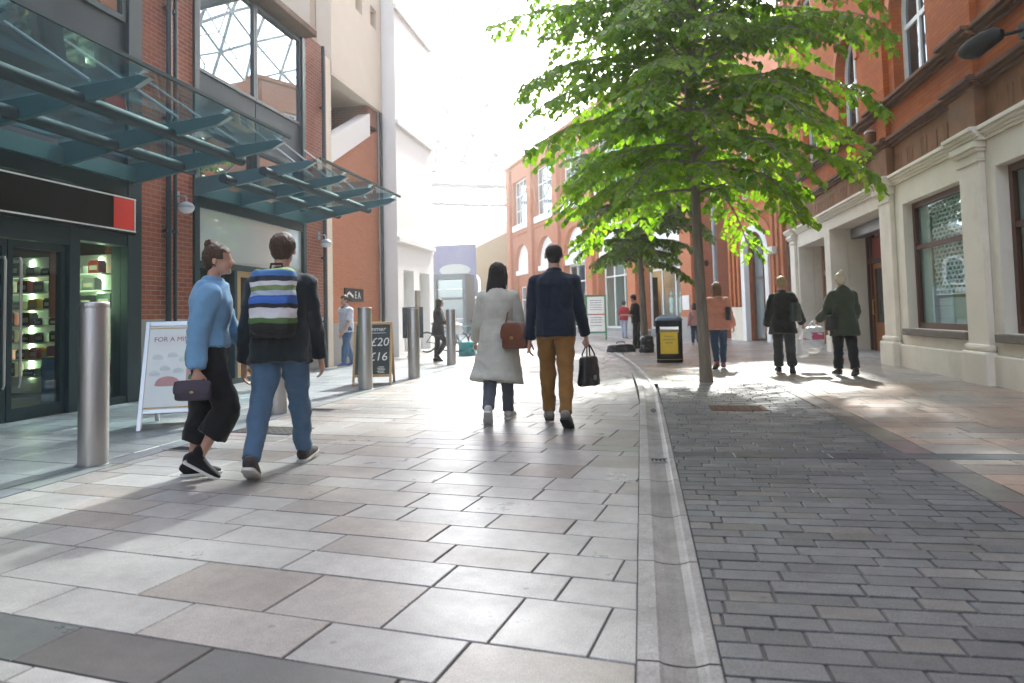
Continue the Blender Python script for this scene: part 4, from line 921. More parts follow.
for (bx_,by_,w__,d__,h_,lab) in ((-30,40,12,20,9,'pale rendered block closing the left side of the far square'),(-26,90,40,10,13,'wide pale block closing the far end of the street')):
    t=thing('pale_block',lab,'building',(bx_,by_,0))
    part('wall',M['whiteL'],t,lambda m:m.box(0,w__,0,d__,-.05,h_))
    part('cornice',M['whiteL'],t,lambda m:m.box(-.2,w__+.2,-.2,d__+.2,h_,h_+.3))
    parts('window',M['glassg'],t,lambda m,ij:m.box(w__+.001 if w__<20 else 2+4*ij[0],w__+.03 if w__<20 else 4+4*ij[0],2+4*ij[0] if w__<20 else -.03,4+4*ij[0] if w__<20 else -.001,3+3.5*ij[1],5+3.5*ij[1]),[(i,j) for i in range(4 if w__<20 else 9) for j in range(2)])

# glass dome: triangulated white steel shell with glass, standing over the crossing on a ring truss
DO=thing('glass_dome','great glass dome of triangulated white steel over the far street','dome',(-5,54,0))
b=bmesh.new();bmesh.ops.create_icosphere(b,subdivisions=4,radius=29)
bmesh.ops.rotate(b,verts=b.verts,matrix=Matrix.Rotation(R(31),3,'X')@Matrix.Rotation(R(10),3,'Z'),cent=(0,0,0))
bmesh.ops.delete(b,geom=[v for v in b.verts if v.co.z<-.8],context='VERTS')
for v in b.verts: v.co.z=v.co.z*.82+16.5
gm=bpy.data.meshes.new('glass_shell');b.to_mesh(gm)
lat=MB()
for e in b.edges:
    p,q=e.verts[0].co,e.verts[1].co
    lat.bar(p,q,.18,.24,0,up=(p+q)/2-Vector((0,0,10)))
    # inner chord of the space frame on every edge's midline
for v in b.verts:
    pass
inner=[(v.co-Vector((0,0,16.5)))*.93+Vector((0,0,16.2)) for v in b.verts]
for e in b.edges:
    if (e.index%3)==0: lat.bar(inner[e.verts[0].index],inner[e.verts[1].index],.09,.09)
for v in b.verts:
    if v.index%2==0: lat.bar(v.co,inner[v.index],.07,.07,up=(1,0,0))
b.free()
lat.build('steel_lattice',M['domes'],DO)
gm.materials.append(M['domeg']);go=bpy.data.objects.new('glass_shell',gm);COL.objects.link(go);go.parent=DO
rim=MB();rim.torus((0,0,16.1),29.2,.3,'z',72,8);rim.torus((0,0,13.9),29.2,.2,'z',72,8)
for k in range(72):
    a0,a1=2*PI*k/72,2*PI*(k+1)/72
    p=lambda a,z:(29.2*math.cos(a),29.2*math.sin(a),z)
    rim.bar(p(a0,13.9),p((a0+a1)/2,16.1),.14,.14);rim.bar(p((a0+a1)/2,16.1),p(a1,13.9),.14,.14)
rim.build('ring_truss',M['domes'],DO,smooth=True)
parts('column',M['domes'],DO,lambda m,a:m.tube([(29.2*math.cos(R(a)),29.2*math.sin(R(a)),-.05),(29.2*math.cos(R(a)),29.2*math.sin(R(a)),13.9)],.4,12),(75,105,128,160,195,30,0),smooth=True)
# ------------------------------------------------------------------ lime trees
def lime(name,label,loc,seed,trunk_r,h,z_lo,rad,cz,rz,nl,twigs,leafsz,lm,lean=(0,0),skip=None,maxleaf=20000):
    rr=random.Random(seed);npr=np.random.RandomState(seed)
    root=thing(name,label,'tree',loc,0,'lime trees along the street')
    tr=MB();pts=[];rads=[]
    n=22
    for i in range(n+1):
        t=i/n;z=t*h*.97-.05
        pts.append(Vector((lean[0]*t+.05*math.sin(t*5+seed),lean[1]*t+.05*math.cos(t*4+seed),z)));rads.append(trunk_r*(1.22 if i==0 else 1)*(1-.86*t**1.15)+.008)
    tr.tube(pts,rads,18)
    for k in range(5):   # knots
        z=rr.uniform(.4,z_lo);a=rr.uniform(0,6.28);c=pts[0].lerp(pts[-1],z/h);tr.ell(c+Vector((math.cos(a)*trunk_r*.86,math.sin(a)*trunk_r*.86,0)),(.035,.035,.05),10,8)
    tr.build('trunk',M['bark'],root,smooth=True)
    lb=MB();P=[];D=[];Nn=[];S=[];T=[]
    for k in range(nl):
        f=(k+.5)/nl;z=z_lo+(h*.97-z_lo)*f**.9
        a=k*2.39996+rr.uniform(-.35,.35)
        base=pts[min(n,int(z/h/.97*n))].copy();base.z=z
        zz=(z+.15-cz)/rz;prof=math.sqrt(max(.04,1-min(.98,abs(zz))**2.2))
        Ln=rad*prof*rr.uniform(.72,1.12)
        if skip: Ln*=skip(a,z)
        if Ln<.3: continue
        el=R(rr.uniform(8,30)+28*f);d=Vector((math.cos(a)*math.cos(el),math.sin(a)*math.cos(el),math.sin(el)))
        m=9;lp=[];p=base.copy();dd=d.copy()
        for i in range(m+1):
            lp.append(p.copy());dd=(dd+Vector((rr.uniform(-.12,.12),rr.uniform(-.12,.12),-.085-.03*i*(1-f)*.5))).normalized();p=p+dd*(Ln/m)
        r0=max(.01,trunk_r*.30*(1-.55*f));lb.tube(lp,[r0*(1-.85*i/m)+.003 for i in range(m+1)],7)
        for i in range(twigs):
            t=.16+.84*(i+rr.random()*.6)/twigs;x=min(t,.999)*m;i0=int(x);q=lp[i0].lerp(lp[i0+1],x-i0)
            ax=(lp[i0+1]-lp[i0]).normalized();sd=ax.cross(Vector((0,0,1))).normalized()*(1 if i%2 else -1)
            tl=(.22+.42*Ln/rad*(1-.6*t))*rr.uniform(.7,1.25)*(rad/2.8)
            td=(sd*.85+ax*.65+Vector((0,0,rr.uniform(-.1,.22)))).normalized();tp=[q.copy()]
            ms=5
            for j in range(ms):
                td=(td+Vector((rr.uniform(-.12,.12),rr.uniform(-.12,.12),-.13))).normalized();tp.append(tp[-1]+td*tl/ms)
            lb.tube(tp,[.007*(1-.14*j) for j in range(ms+1)],4)
            nlv=max(3,int(tl/.042))
            tone=rr.random()*.35+.1
            for j in range(nlv):
                x=(j+.6)/nlv*ms*.999;j0=int(x);w=tp[j0].lerp(tp[j0+1],x-j0);tx=(tp[j0+1]-tp[j0]).normalized()
                s2=tx.cross(Vector((0,0,1))).normalized()*(1 if j%2 else -1)
                ld=(tx*.55+s2*rr.uniform(.5,1.0)+Vector((rr.uniform(-.25,.25),rr.uniform(-.25,.25),-.38+rr.uniform(-.35,.2)))).normalized()
                nn=(Vector((0,0,1))+Vector((q.x-base.x,q.y-base.y,0)).normalized()*.35+Vector((rr.uniform(-.55,.55),rr.uniform(-.55,.55),0)))
                nn=(nn-ld*nn.dot(ld)).normalized()
                P.append(w+ld*.02);D.append(ld);Nn.append(nn);S.append(leafsz*rr.uniform(.62,1.2));T.append(min(1,max(0,tone+rr.uniform(-.25,.4))))
    lb.build('limbs',M['bark'],root,smooth=True)
    P=np.array(P);D=np.array(D);Nn=np.array(Nn);S=np.array(S)[:,None];T=np.array(T)
    if len(P)>maxleaf:
        ix=npr.permutation(len(P))[:maxleaf];P,D,Nn,S,T=P[ix],D[ix],Nn[ix],S[ix],T[ix]
    W=np.cross(D,Nn)
    tpl=[(0,0),(0,.45),(0,1.02),(-.34,.02),(-.47,.36),(-.27,.74),(.34,.02),(.47,.36),(.27,.74)]
    V=np.empty((len(P),9,3))
    curl=npr.uniform(.05,.3,(len(P),1))
    for i,(x,y) in enumerate(tpl): V[:,i]=P+S*(W*x+D*y+Nn*(abs(x)*.22-curl*y*y))
    fq=np.array([(0,1,4,3),(1,2,5,4),(0,6,7,1),(1,7,8,2)])
    F=(np.arange(len(P))[:,None,None]*9+fq[None]).reshape(-1,4)
    me=bpy.data.meshes.new('crown');me.vertices.add(len(P)*9);me.vertices.foreach_set('co',V.reshape(-1))
    me.loops.add(F.size);me.loops.foreach_set('vertex_index',F.reshape(-1).astype(np.int32));me.polygons.add(len(F))
    me.polygons.foreach_set('loop_start',np.arange(0,F.size,4,dtype=np.int32));me.polygons.foreach_set('use_smooth',[True]*len(F));me.update();me.validate()
    at=me.attributes.new('tone','FLOAT','POINT');at.data.foreach_set('value',np.repeat(T,9).astype(np.float32))
    me.materials.append(lm);o=bpy.data.objects.new('crown',me);COL.objects.link(o);o.parent=root
    print(name,'leaves',len(P))
    return root
lime('lime_tree','nearest lime tree with slim straight trunk and broad leafy crown on the right',(.97,11.85,0),3,.086,8.9,2.95,3.15,5.5,3.4,125,21,.108,M['leaf'],(0,.0),maxleaf=43000)
lime('lime_tree','smaller bright green lime tree farther along beside the black litter bin',(.02,21.2,0),8,.10,7.2,2.5,2.35,4.6,2.7,80,17,.135,M['leaf2'],(.05,0),maxleaf=20000)
# ------------------------------------------------------------------ people
def remeshed(mb,name,mats,parent,voxel,it=5,fold=0.0,fz=1.0,fscale=7.0,post=None,seed=0):
    me=mb.mesh(name);o=bpy.data.objects.new('tmp',me);COL.objects.link(o)
    r=o.modifiers.new('r','REMESH');r.mode='VOXEL';r.voxel_size=voxel
    s=o.modifiers.new('s','SMOOTH');s.iterations=it;s.factor=.5
    bpy.context.view_layer.update()
    nm=bpy.data.meshes.new_from_object(o.evaluated_get(bpy.context.evaluated_depsgraph_get()))
    bpy.data.objects.remove(o);bpy.data.meshes.remove(me)
    if fold:
        nrm=[v.normal.copy() for v in nm.vertices];sd=seed*7.3
        for v,n_ in zip(nm.vertices,nrm):
            p=v.co;q=Vector((p.x*fscale+sd,p.y*fscale,p.z*fscale*fz))
            q2=Vector((p.x*fscale*.8+p.z*fscale*.5+sd,p.y*fscale*.8-p.z*fscale*.4,p.z*fscale*.9))
            a=.7*noise.noise(q)+.8*(.35-abs(noise.noise(q2))*1.6)+.3*noise.noise(q*2.3)
            v.co=p+n_*fold*1.9*max(-.25,a+.3)
    if post: post(nm)
    nm.materials.clear()
    for m in (mats if isinstance(mats,(list,tuple)) else [mats]): nm.materials.append(m)
    nm.name=name
    nm.polygons.foreach_set('use_smooth',[True]*len(nm.polygons))
    ob=bpy.data.objects.new(name,nm);COL.objects.link(ob);ob.parent=parent
    return ob
class Sk: pass
def skel(H,fem,pz):
    k=Sk();k.H=H;k.fem=fem
    g=lambda n,d=0:pz.get(n,d)
    ln=R(g('lean',3));sp=Vector((0,math.sin(ln),math.cos(ln)));k.sp=sp
    k.pel=Vector((0,0,.525*H));k.neck=k.pel+sp*.30*H
    tw=R(g('twist',0));rx=Vector((math.cos(tw),math.sin(tw),0));k.rx=rx
    shw=(.090 if fem else .104)*H
    hy=R(g('hyaw',0));k.hrot=Matrix.Rotation(hy,3,'Z')@Matrix.Rotation(R(g('hpitch',0)),3,'X')
    k.head=k.neck+sp*.058*H+Vector((0,.012*H,0))+k.hrot@Vector((0,.006*H,.04*H))
    k.hip={};k.knee={};k.ank={};k.sh={};k.el={};k.wr={};k.fd={};k.ad={}
    lows=[]
    for s,c in ((-1,'L'),(1,'R')):
        a=R(g('hip'+c));b=R(g('knee'+c));f=R(g('foot'+c,0));o=R(g('splay',-1.2))
        hp=k.pel+Vector((s*.05*H,0,-.015*H));d=Vector((s*math.sin(o),math.sin(a)*math.cos(o),-math.cos(a)*math.cos(o)))
        kn=hp+d*.24*H;d2=Vector((s*math.sin(o)*.3,math.sin(a-b),-math.cos(a-b)));an=kn+d2*.235*H
        fd=Vector((s*.12,math.cos(f),math.sin(f))).normalized();fu=Vector((1,0,0)).cross(fd).normalized()
        k.hip[s],k.knee[s],k.ank[s],k.fd[s]=hp,kn,an,(fd,fu)
        for q in (an-fd*.035*H,an+fd*.1*H): lows.append((q-fu*.042*H).z)
        a=R(g('sh'+c));b=R(g('ab'+c,7));e=R(g('el'+c,12));inw=R(g('in'+c,0))
        shp=k.neck+rx*(s*shw)-sp*.054*H
        d=Vector((s*math.sin(b),math.sin(a)*math.cos(b),-math.cos(a)*math.cos(b)));el=shp+d*.172*H
        d2=Vector((s*math.sin(b-inw),math.sin(a+e)*math.cos(b-inw),-math.cos(a+e)*math.cos(b-inw))).normalized();wr=el+d2*.148*H
        k.sh[s],k.el[s],k.wr[s],k.ad[s]=shp,el,wr,d2
    dz=-min(lows)
    for dct in (k.hip,k.knee,k.ank,k.sh,k.el,k.wr):
        for s in dct: dct[s]=dct[s]+Vector((0,0,dz))
    for n_ in ('pel','neck','head'): setattr(k,n_,getattr(k,n_)+Vector((0,0,dz)))
    k.grip={-1:g('gripL',0),1:g('gripR',0)};k.hand={s:k.wr[s]+k.ad[s]*.065*H for s in (-1,1)}
    return k
TOR_M=[(-.065,.085,.068),(-.03,.098,.075),(.03,.096,.072),(.10,.086,.063),(.17,.096,.069),(.225,.100,.071),(.255,.090,.064),(.28,.062,.052),(.30,.044,.042),(.318,.034,.034)]
TOR_F=[(-.065,.088,.07),(-.03,.103,.078),(.03,.094,.07),(.10,.074,.056),(.17,.084,.067),(.225,.088,.064),(.255,.079,.056),(.28,.052,.046),(.30,.038,.036),(.318,.029,.03)]
def torso(mb,k,add=0.0,lo=-1,hi=1,scale=1.0,extra=None):
    T=TOR_F if k.fem else TOR_M;H=k.H
    rows=[t for t in T if lo<=t[0]<=hi]
    mb.loft([k.pel+k.sp*t[0]*H for t in rows],[(t[1]*scale+add)*H for t in rows],[(t[2]*scale+add)*H for t in rows],k.rx,22,0,2.35)
def hand(mb,k,s):
    H=k.H;d=k.ad[s];med=Vector((-s,0,0));ax=Vector((0,1,0));ax=(ax-d*ax.dot(d)).normalized();n_=d.cross(ax)
    if n_.dot(med)<0: n_=-n_
    w=k.wr[s];fem=.92 if k.fem else 1
    mb.loft([w-d*.01*H,w+d*.012*H,w+d*.035*H,w+d*.055*H,w+d*.060*H],[.0135*H,.016*H,.0225*H,.0225*H,.018*H],[.0105*H,.0105*H,.011*H,.009*H,.006*H],ax,14)
    gr=k.grip[s];cs=(16,22,18) if not gr else (62,78,48)
    for i,(o,l) in enumerate(((.0165,.041),(.0055,.046),(-.0055,.043),(-.0160,.034))):
        p=w+d*.056*H+ax*o*H;ang=R(6 if not gr else 15)+.05*i;pts=[w+d*.04*H+ax*o*.9*H,p.copy()]
        for c,fr in zip(cs,(.45,.31,.24)):
            ang+=R(c);dd=d*math.cos(ang)+n_*math.sin(ang)+ax*(o*4 if not gr else 0);p=p+dd.normalized()*l*fr*H;pts.append(p.copy())
        mb.tube(pts,[.0058*H*fem,.0057*H*fem,.0053*H*fem,.005*H*fem,.0042*H*fem],9,0,True)
    b=w+d*.018*H+ax*.013*H;t1=b+(ax*.62+d*.65+n_*.35).normalized()*.032*H;t2=t1+(ax*.2+d*.85+n_*(.4 if not gr else .9)).normalized()*.024*H
    mb.tube([b,b.lerp(t1,.5),t1,t2],[.0085*H,.0078*H,.0062*H,.0048*H],9,0,True)
def body(k,parent,voxel,hairmat):
    H=k.H;mb=MB();torso(mb,k);f=1 if not k.fem else .9
    mb.tube([k.neck-k.sp*.02*H,k.neck+k.sp*.03*H,k.head-k.hrot@Vector((0,.012*H,.028*H))],[.036*H*f,.031*H*f,.032*H*f],14,0,True)
    hr=k.hrot;h=k.head
    mb.ell(h+hr@Vector((0,-.006*H,.012*H)),(.0465*H,.057*H,.0555*H),20,14,0,hr)
    mb.ell(h+hr@Vector((0,.016*H,-.022*H)),(.034*H,.038*H,.043*H),18,12,0,hr)
    mb.ell(h+hr@Vector((0,.04*H,-.052*H)),(.014*H,.014*H,.012*H),12,8,0,hr)
    mb.tube([h+hr@Vector((0,.047*H,.008*H)),h+hr@Vector((0,.060*H,-.016*H))],[.0052*H,.0092*H],10,0,True)
    for s in (-1,1):
        mb.ell(h+hr@Vector((s*.0475*H,-.004*H,-.006*H)),(.0055*H,.011*H,.019*H),10,8,0,hr)
        mb.tube([k.hip[s]+Vector((0,0,.02*H)),k.hip[s].lerp(k.knee[s],.35),k.hip[s].lerp(k.knee[s],.85),k.knee[s]],[.048*H,.042*H,.028*H,.026*H],16,0,True)
        a=k.knee[s].lerp(k.ank[s],.3)+Vector((0,-.006*H,0))
        mb.tube([k.knee[s],a,k.knee[s].lerp(k.ank[s],.75),k.ank[s]],[.027*H,.0285*H,.021*H,.020*H],16,0,True)
        fd,fu=k.fd[s];an=k.ank[s]
        mb.loft([an-fd*.032*H-fu*.02*H,an-fd*.01*H-fu*.016*H,an+fd*.04*H-fu*.022*H,an+fd*.085*H-fu*.031*H,an+fd*.108*H-fu*.033*H],[.018*H,.021*H,.024*H,.025*H,.015*H],[.018*H,.022*H,.017*H,.010*H,.006*H],(1,0,0),14)
        mb.tube([k.sh[s],k.sh[s].lerp(k.el[s],.4),k.el[s]],[.029*H*f,.027*H*f,.021*H*f],14,0,True)
        mb.tube([k.el[s],k.el[s].lerp(k.wr[s],.3),k.wr[s]],[.021*H*f,.0215*H*f,.0145*H*f],14,0,True)
        hand(mb,k,s)
    ey=[h+hr@Vector((s*.0175*H,.047*H,.004*H)) for s in (-1,1)];br=[h+hr@Vector((s*.0185*H,.05*H,.0155*H)) for s in (-1,1)];lp=h+hr@Vector((0,.055*H,-.0325*H));inv=hr.transposed()
    def post(m):
        for p in m.polygons:
            c=p.center
            if (c-h).length>.1*H: continue
            for e in ey:
                q=inv@(c-e)
                if (q.x/.0085)**2+(q.z/.0042)**2<H*H and abs(q.y)<.02*H: p.material_index=2
            for e in br:
                q=inv@(c-e)
                if (q.x/.012)**2+(q.z/.003)**2<H*H and abs(q.y)<.02*H: p.material_index=3
            q=inv@(c-lp)
            if (q.x/.0125)**2+(q.z/.0045)**2<H*H and abs(q.y)<.02*H: p.material_index=1
    return remeshed(mb,'body',[M['skin'],M['lip'],M['eye'],hairmat],parent,voxel,3,post=post)
def shoe(k,s,parent,col,sole='sole',style='trainer'):
    H=k.H;fd,fu=k.fd[s];an=k.ank[s];mb=MB()
    P=lambda a,b:an+fd*a*H+fu*b*H
    mb.loft([P(-.043,-.02),P(-.036,-.014),P(-.015,-.008),P(.02,-.013),P(.06,-.022),P(.098,-.027),P(.118,-.031)],[.012*H,.022*H,.026*H,.027*H,.0295*H,.027*H,.012*H],[.014*H,.024*H,.029*H,.026*H,.0185*H,.013*H,.007*H],(1,0,0),16,0,2.5)
    if style=='high': mb.tube([P(-.008,-.005),P(-.01,.03)],[.0285*H,.027*H],14,0,True)
    o=remeshed(mb,'shoe',M_col(col),parent,.008,3)
    sb=MB();n=9
    prof=[(-.045,.013),(-.038,.022),(-.02,.026),(.02,.0265),(.06,.031),(.09,.0305),(.11,.024),(.122,.01)]
    r=Vector((1,0,0));r=(r-fd*r.dot(fd)).normalized()
    top=[P(a,-.031)+r*w*H for a,w in prof]+[P(a,-.031)-r*w*H for a,w in reversed(prof)]
    sb.prism(top,-fu*.0115*H)
    sb.build('sole',M[sole],o,bevel=.003)
    return o
def M_col(c): return M[c] if isinstance(c,str) else fabric(c)
def trousers(k,parent,col,rad=(.062,.053,.043,.041,.035),upto=.06,hem=.93,voxel=.011,fold=.008,seed=1,name='trousers'):
    H=k.H;mb=MB();torso(mb,k,.006,-.07,upto)
    for s in (-1,1):
        hp,kn,an=k.hip[s],k.knee[s],k.ank[s];e=kn.lerp(an,hem)
        mb.tube([hp+Vector((0,0,.03*H)),hp.lerp(kn,.4),kn.lerp(hp,.1),kn.lerp(e,.12),kn.lerp(e,.5),e],[rad[0]*H,rad[1]*H,rad[2]*H,rad[2]*H,rad[3]*H,rad[4]*H],18)
    return remeshed(mb,name,M_col(col),parent,voxel,4,fold,.55,9,seed=seed)
def top(k,parent,col,hem=-.03,add=.011,sleeve=1.0,srad=(.038,.033,.030,.026),flare=0,voxel=.011,fold=.007,collar=True,seed=2,name='jacket',skirt=None,fz=.6,hood=False):
    """garment on the upper body; hem is measured from the pelvis (fraction of height), skirt = list of (z below pelvis, rx, ry, sway)"""
    H=k.H;mb=MB();torso(mb,k,add,-.032 if (skirt or hem<-.02) else hem,.30)
    if hem<-.033:
        q=TOR_F if k.fem else TOR_M
        mb.loft([k.pel+k.sp*z*H for z in (.02,-.03,hem*.6-.01,hem)],[(q[1][1]+add*.8)*H,(q[1][1]+add)*H,(q[1][1]+add+flare*.5)*H,(q[1][1]+add+flare)*H],[(q[1][2]+add*.8)*H,(q[1][2]+add)*H,(q[1][2]+add+flare*.6)*H,(q[1][2]+add+flare)*H],k.rx,22,0,2.3)
    if skirt:
        mb.loft([k.pel+Vector((w[3] if len(w)>3 else 0,w[4] if len(w)>4 else 0,w[0]*H)) for w in skirt],[w[1]*H for w in skirt],[w[2]*H for w in skirt],(1,0,0),26,0,2.1)
    for s in (-1,1):
        a,b,c=k.sh[s],k.el[s],k.wr[s]
        ins=a-k.rx*(s*.03*H)
        mb.tube([k.neck-k.sp*.018*H,(k.neck-k.sp*.018*H).lerp(a,.5)-k.sp*.001*H,a+k.sp*.004*H],[.034*H,.034*H,.036*H],12)
        if sleeve>.55:
            e=b.lerp(c,(sleeve-.5)*2*.97);mb.tube([ins,a,a.lerp(b,.45),b,b.lerp(e,.5),e],[.036*H,srad[0]*H,srad[1]*H,srad[2]*H,(srad[2]+srad[3])/2*H,srad[3]*H],14,0,False)
            mb.ell(b,(srad[2]*H,)*3,12,8);mb.ell(a,(srad[0]*.94*H,)*3,12,8)
        else:
            e=a.lerp(b,sleeve*2);mb.tube([ins,a,e],[.036*H,srad[0]*H,srad[0]*1.0*H],14);mb.ell(a,(srad[0]*H,)*3,12,8)
    if collar: mb.tube([k.neck-k.sp*.022*H,k.neck+k.sp*.004*H,k.neck+k.sp*.02*H],[.056*H,.046*H,.041*H],16)
    if hood: mb.ell(k.neck+Vector((0,-.045*H,-.012*H)),(.062*H,.036*H,.045*H),16,10);mb.ell(k.neck+Vector((0,-.055*H,-.05*H)),(.045*H,.026*H,.05*H),14,10)
    return remeshed(mb,name,M_col(col),parent,voxel,4,fold,fz,7,seed=seed)
def hairdo(k,parent,kind,mat):
    H=k.H;h=k.head;hr=k.hrot;mb=MB();P=lambda x,y,z:h+hr@Vector((x*H,y*H,z*H))
    if kind!='bald':
        mb.ell(P(0,-.010,.017),(.0515*H,.0595*H,.0575*H),22,14,0,hr)
    cut=None
    if kind=='long':
        mb.loft([P(0,-.02,.03),P(0,-.03,-.03),P(0,-.04,-.075),P(0,-.054,-.14),P(0.0,-.056,-.18),P(0,-.056,-.205)],[.05*H,.055*H,.06*H,.066*H,.062*H,.04*H],[.042*H,.036*H,.033*H,.029*H,.022*H,.008*H],(1,0,0),20,0,2.3)
        for s in (-1,1): mb.tube([P(s*.036,.012,.035),P(s*.047,.004,-.02),P(s*.046,-.008,-.07)],[.018*H,.017*H,.014*H],10,0,True)
    if kind=='mid':
        mb.loft([P(0,-.02,.03),P(0,-.026,-.03),P(0,-.03,-.08),P(0,-.036,-.115)],[.05*H,.054*H,.055*H,.046*H],[.042*H,.036*H,.03*H,.018*H],(1,0,0),20,0,2.3)
        for s in (-1,1): mb.tube([P(s*.036,.012,.035),P(s*.047,.004,-.02),P(s*.045,-.01,-.075)],[.018*H,.016*H,.013*H],10,0,True)
    if kind in ('bun',):
        mb.ell(P(0,-.052,.045),(.026*H,.024*H,.024*H),16,10);mb.ell(P(0,-.03,-.02),(.036*H,.03*H,.03*H),14,10)
    if kind=='top':
        mb.ell(P(0,-.035,.068),(.024*H,.024*H,.024*H),16,10);mb.ell(P(0,-.03,-.02),(.036*H,.03*H,.03*H),14,10)
    if kind=='short':
        mb.ell(P(0,-.026,-.012),(.042*H,.036*H,.04*H),16,10)
    if kind=='bald':
        # fringe of hair round the back and sides, bare crown
        mb.ell(P(0,-.0075,.012),(.0476*H,.0582*H,.0560*H),22,14,0,hr);mb.ell(P(0,-.030,-.024),(.0345*H,.030*H,.034*H),14,10)
    def post(m):
        b=bmesh.new();b.from_mesh(m);inv=hr.transposed();kill=[]
        for f in b.faces:
            q=inv@(f.calc_center_median()-h)/H
            face=q.y>.030 and q.z<.030
            if kind in('bun','short','top','bald') and q.y>-.004 and q.z<-.0 and abs(q.x)>.0: face=True
            if kind=='bald' and (q.z>.040-.4*(q.y+.03) ): face=True
            if kind=='bald' and (q.y>.012 or q.z<-.05): face=True
            if face: kill.append(f)
        bmesh.ops.delete(b,geom=kill,context='FACES');b.to_mesh(m);b.free()
    return remeshed(mb,'hair',mat,parent,.0065,2,.004 if kind!='bald' else .0015,.18,48,post=post,seed=3)
def person(label,loc,heading,H,fem,pose,hair,voxel=.0075,group=None,skinkey=None):
    p=thing('person',label,'person',(loc[0],loc[1],.002),R(heading),group)
    k=skel(H,fem,pose);hm=M[hair[1]];body(k,p,voxel,hm);hairdo(k,p,hair[0],hm)
    k.root=p;k.W=lambda v:Matrix.Translation(p.location)@Matrix.Rotation(R(heading),4,'Z')@v;k.hd=R(heading)
    return k,p
def blk(mb,c,w,d,h,sup=3.2,taper=1.0,n=24):
    """soft box, c = bottom centre"""
    x,y,z=c;zs=[0,.03,.12,.5,.88,.97,1.0];sc=[.75,.93,1,1.0,.99,.93,.75]
    mb.loft([(x,y,z+h*a) for a in zs],[w/2*s_*(1+(taper-1)*a) for a,s_ in zip(zs,sc)],[d/2*s_*(1+(taper-1)*a*.6) for a,s_ in zip(zs,sc)],(1,0,0),n,0,sup)

# 1. woman in blue denim jacket, walking to the right
k,p=person('woman in pale blue denim jacket and black cropped trousers striding past the poster board',(-3.17,4.86),-64,1.72,True,dict(hipL=-6,kneeL=4,footL=0,hipR=22,kneeR=52,footR=-30,shL=24,elL=26,shR=-13,elR=12,abR=10,gripR=1,lean=5,hyaw=-12),('top','hairbr'),.007)
DEN=(.16,.33,.52)
trousers(k,p,(.010,.011,.013),(.064,.060,.057,.058,.060),.09,.55,.010,.008,4)
j=top(k,p,DEN,-.02,.02,1.0,(.047,.043,.04,.034),.012,.010,.010,True,5)
for s in (-1,1):
    shoe(k,s,p,(.012,.013,.016),'sole','high')
b=MB();T=Matrix.Translation(k.W(k.hand[1]+Vector((.0,-.02,-.10))))@Matrix.Rotation(R(-70),4,'Z');
t=thing('clutch_bag','dark purple clutch bag swinging in the hand of the woman in denim','clutch bag',T.to_translation(),R(-72))
mb=MB();blk(mb,(0,0,.0),.06,.25,.12,3.2);M['plum']=surf('dark_plum_leather',(.035,.022,.05),None,12,.45,bump=.2,bscale=120)
remeshed(mb,'body',M['plum'],t,.007,3)
mb=MB();mb.loft([(0.0,0,.124),(0,0,.117),(.031,0,.09),(.036,0,.06),(.037,0,.05)],[.033,.04,.006,.005,.004],[.115,.125,.126,.124,.118],(1,0,0),20,0,3.5);mb.build('flap',M['plum'],t,smooth=True)
mb=MB();mb.ell((.043,0,.06),(.006,.014,.009),12,8);mb.build('clasp',M['brass'],t,smooth=True)

# 2. person with striped backpack
k,p=person('person in dark jacket and jeans walking away with a striped backpack',(-2.72,5.12),12,1.86,False,dict(hipL=-21,kneeL=16,footL=-24,hipR=24,kneeR=6,footR=8,splay=0,shR=7,elR=16,abR=6,shL=-8,elL=14,abL=8,lean=5),('short','hairbr'),.007)
trousers(k,p,(.085,.16,.26),(.060,.053,.042,.038,.032),.06,.96,.010,.010,6)
top(k,p,(.018,.026,.032),-.07,.020,1.0,(.047,.042,.038,.032),.012,.010,.010,True,7)
for s in (-1,1): shoe(k,s,p,(.06,.055,.05),'sole')
M['stripe']=None
def stripemat():
    m,nt,out=newmat('striped_canvas');b=N(nt,'ShaderNodeBsdfPrincipled',Roughness=.85);nt.links.new(b.outputs[0],out.inputs[0])
    tc=N(nt,'ShaderNodeTexCoord');sp_=N(nt,'ShaderNodeSeparateXYZ');nt.links.new(tc.outputs['Object'],sp_.inputs[0])
    nz=N(nt,'ShaderNodeTexNoise',Scale=5.0);nt.links.new(tc.outputs['Object'],nz.inputs['Vector'])
    ma=N(nt,'ShaderNodeMath',operation='MULTIPLY_ADD');ma.inputs[1].default_value=.05;nt.links.new(nz.outputs[0],ma.inputs[0]);nt.links.new(sp_.outputs[2],ma.inputs[2])
    mr=N(nt,'ShaderNodeMapRange');mr.inputs[1].default_value=.02;mr.inputs[2].default_value=.56;nt.links.new(ma.outputs[0],mr.inputs[0])
    cr=N(nt,'ShaderNodeValToRGB');cr.color_ramp.interpolation='CONSTANT'
    st=[(0,(.012,.014,.016)),(.2,(.08,.16,.05)),(.27,(.62,.62,.66)),(.40,(.012,.016,.03)),(.46,(.03,.12,.42)),(.57,(.42,.50,.62)),(.64,(.16,.24,.09)),(.71,(.62,.62,.64)),(.77,(.02,.03,.05)),(.84,(.05,.16,.40)),(.92,(.2,.3,.12))]
    e=cr.color_ramp.elements;e[0].position=0;e[0].color=c4(st[0][1]);e[1].position=st[1][0];e[1].color=c4(st[1][1])
    for a,c in st[2:]: q=e.new(a);q.color=c4(c)
    nt.links.new(mr.outputs[0],cr.inputs[0]);nt.links.new(cr.outputs[0],b.inputs['Base Color']);return m
M['stripe']=stripemat()
bp=k.W(k.pel+k.sp*.035*k.H+Vector((0,-.155*1,0)))
t=thing('backpack','backpack with blue, white and green stripes worn by the person in jeans','backpack',bp,k.hd)
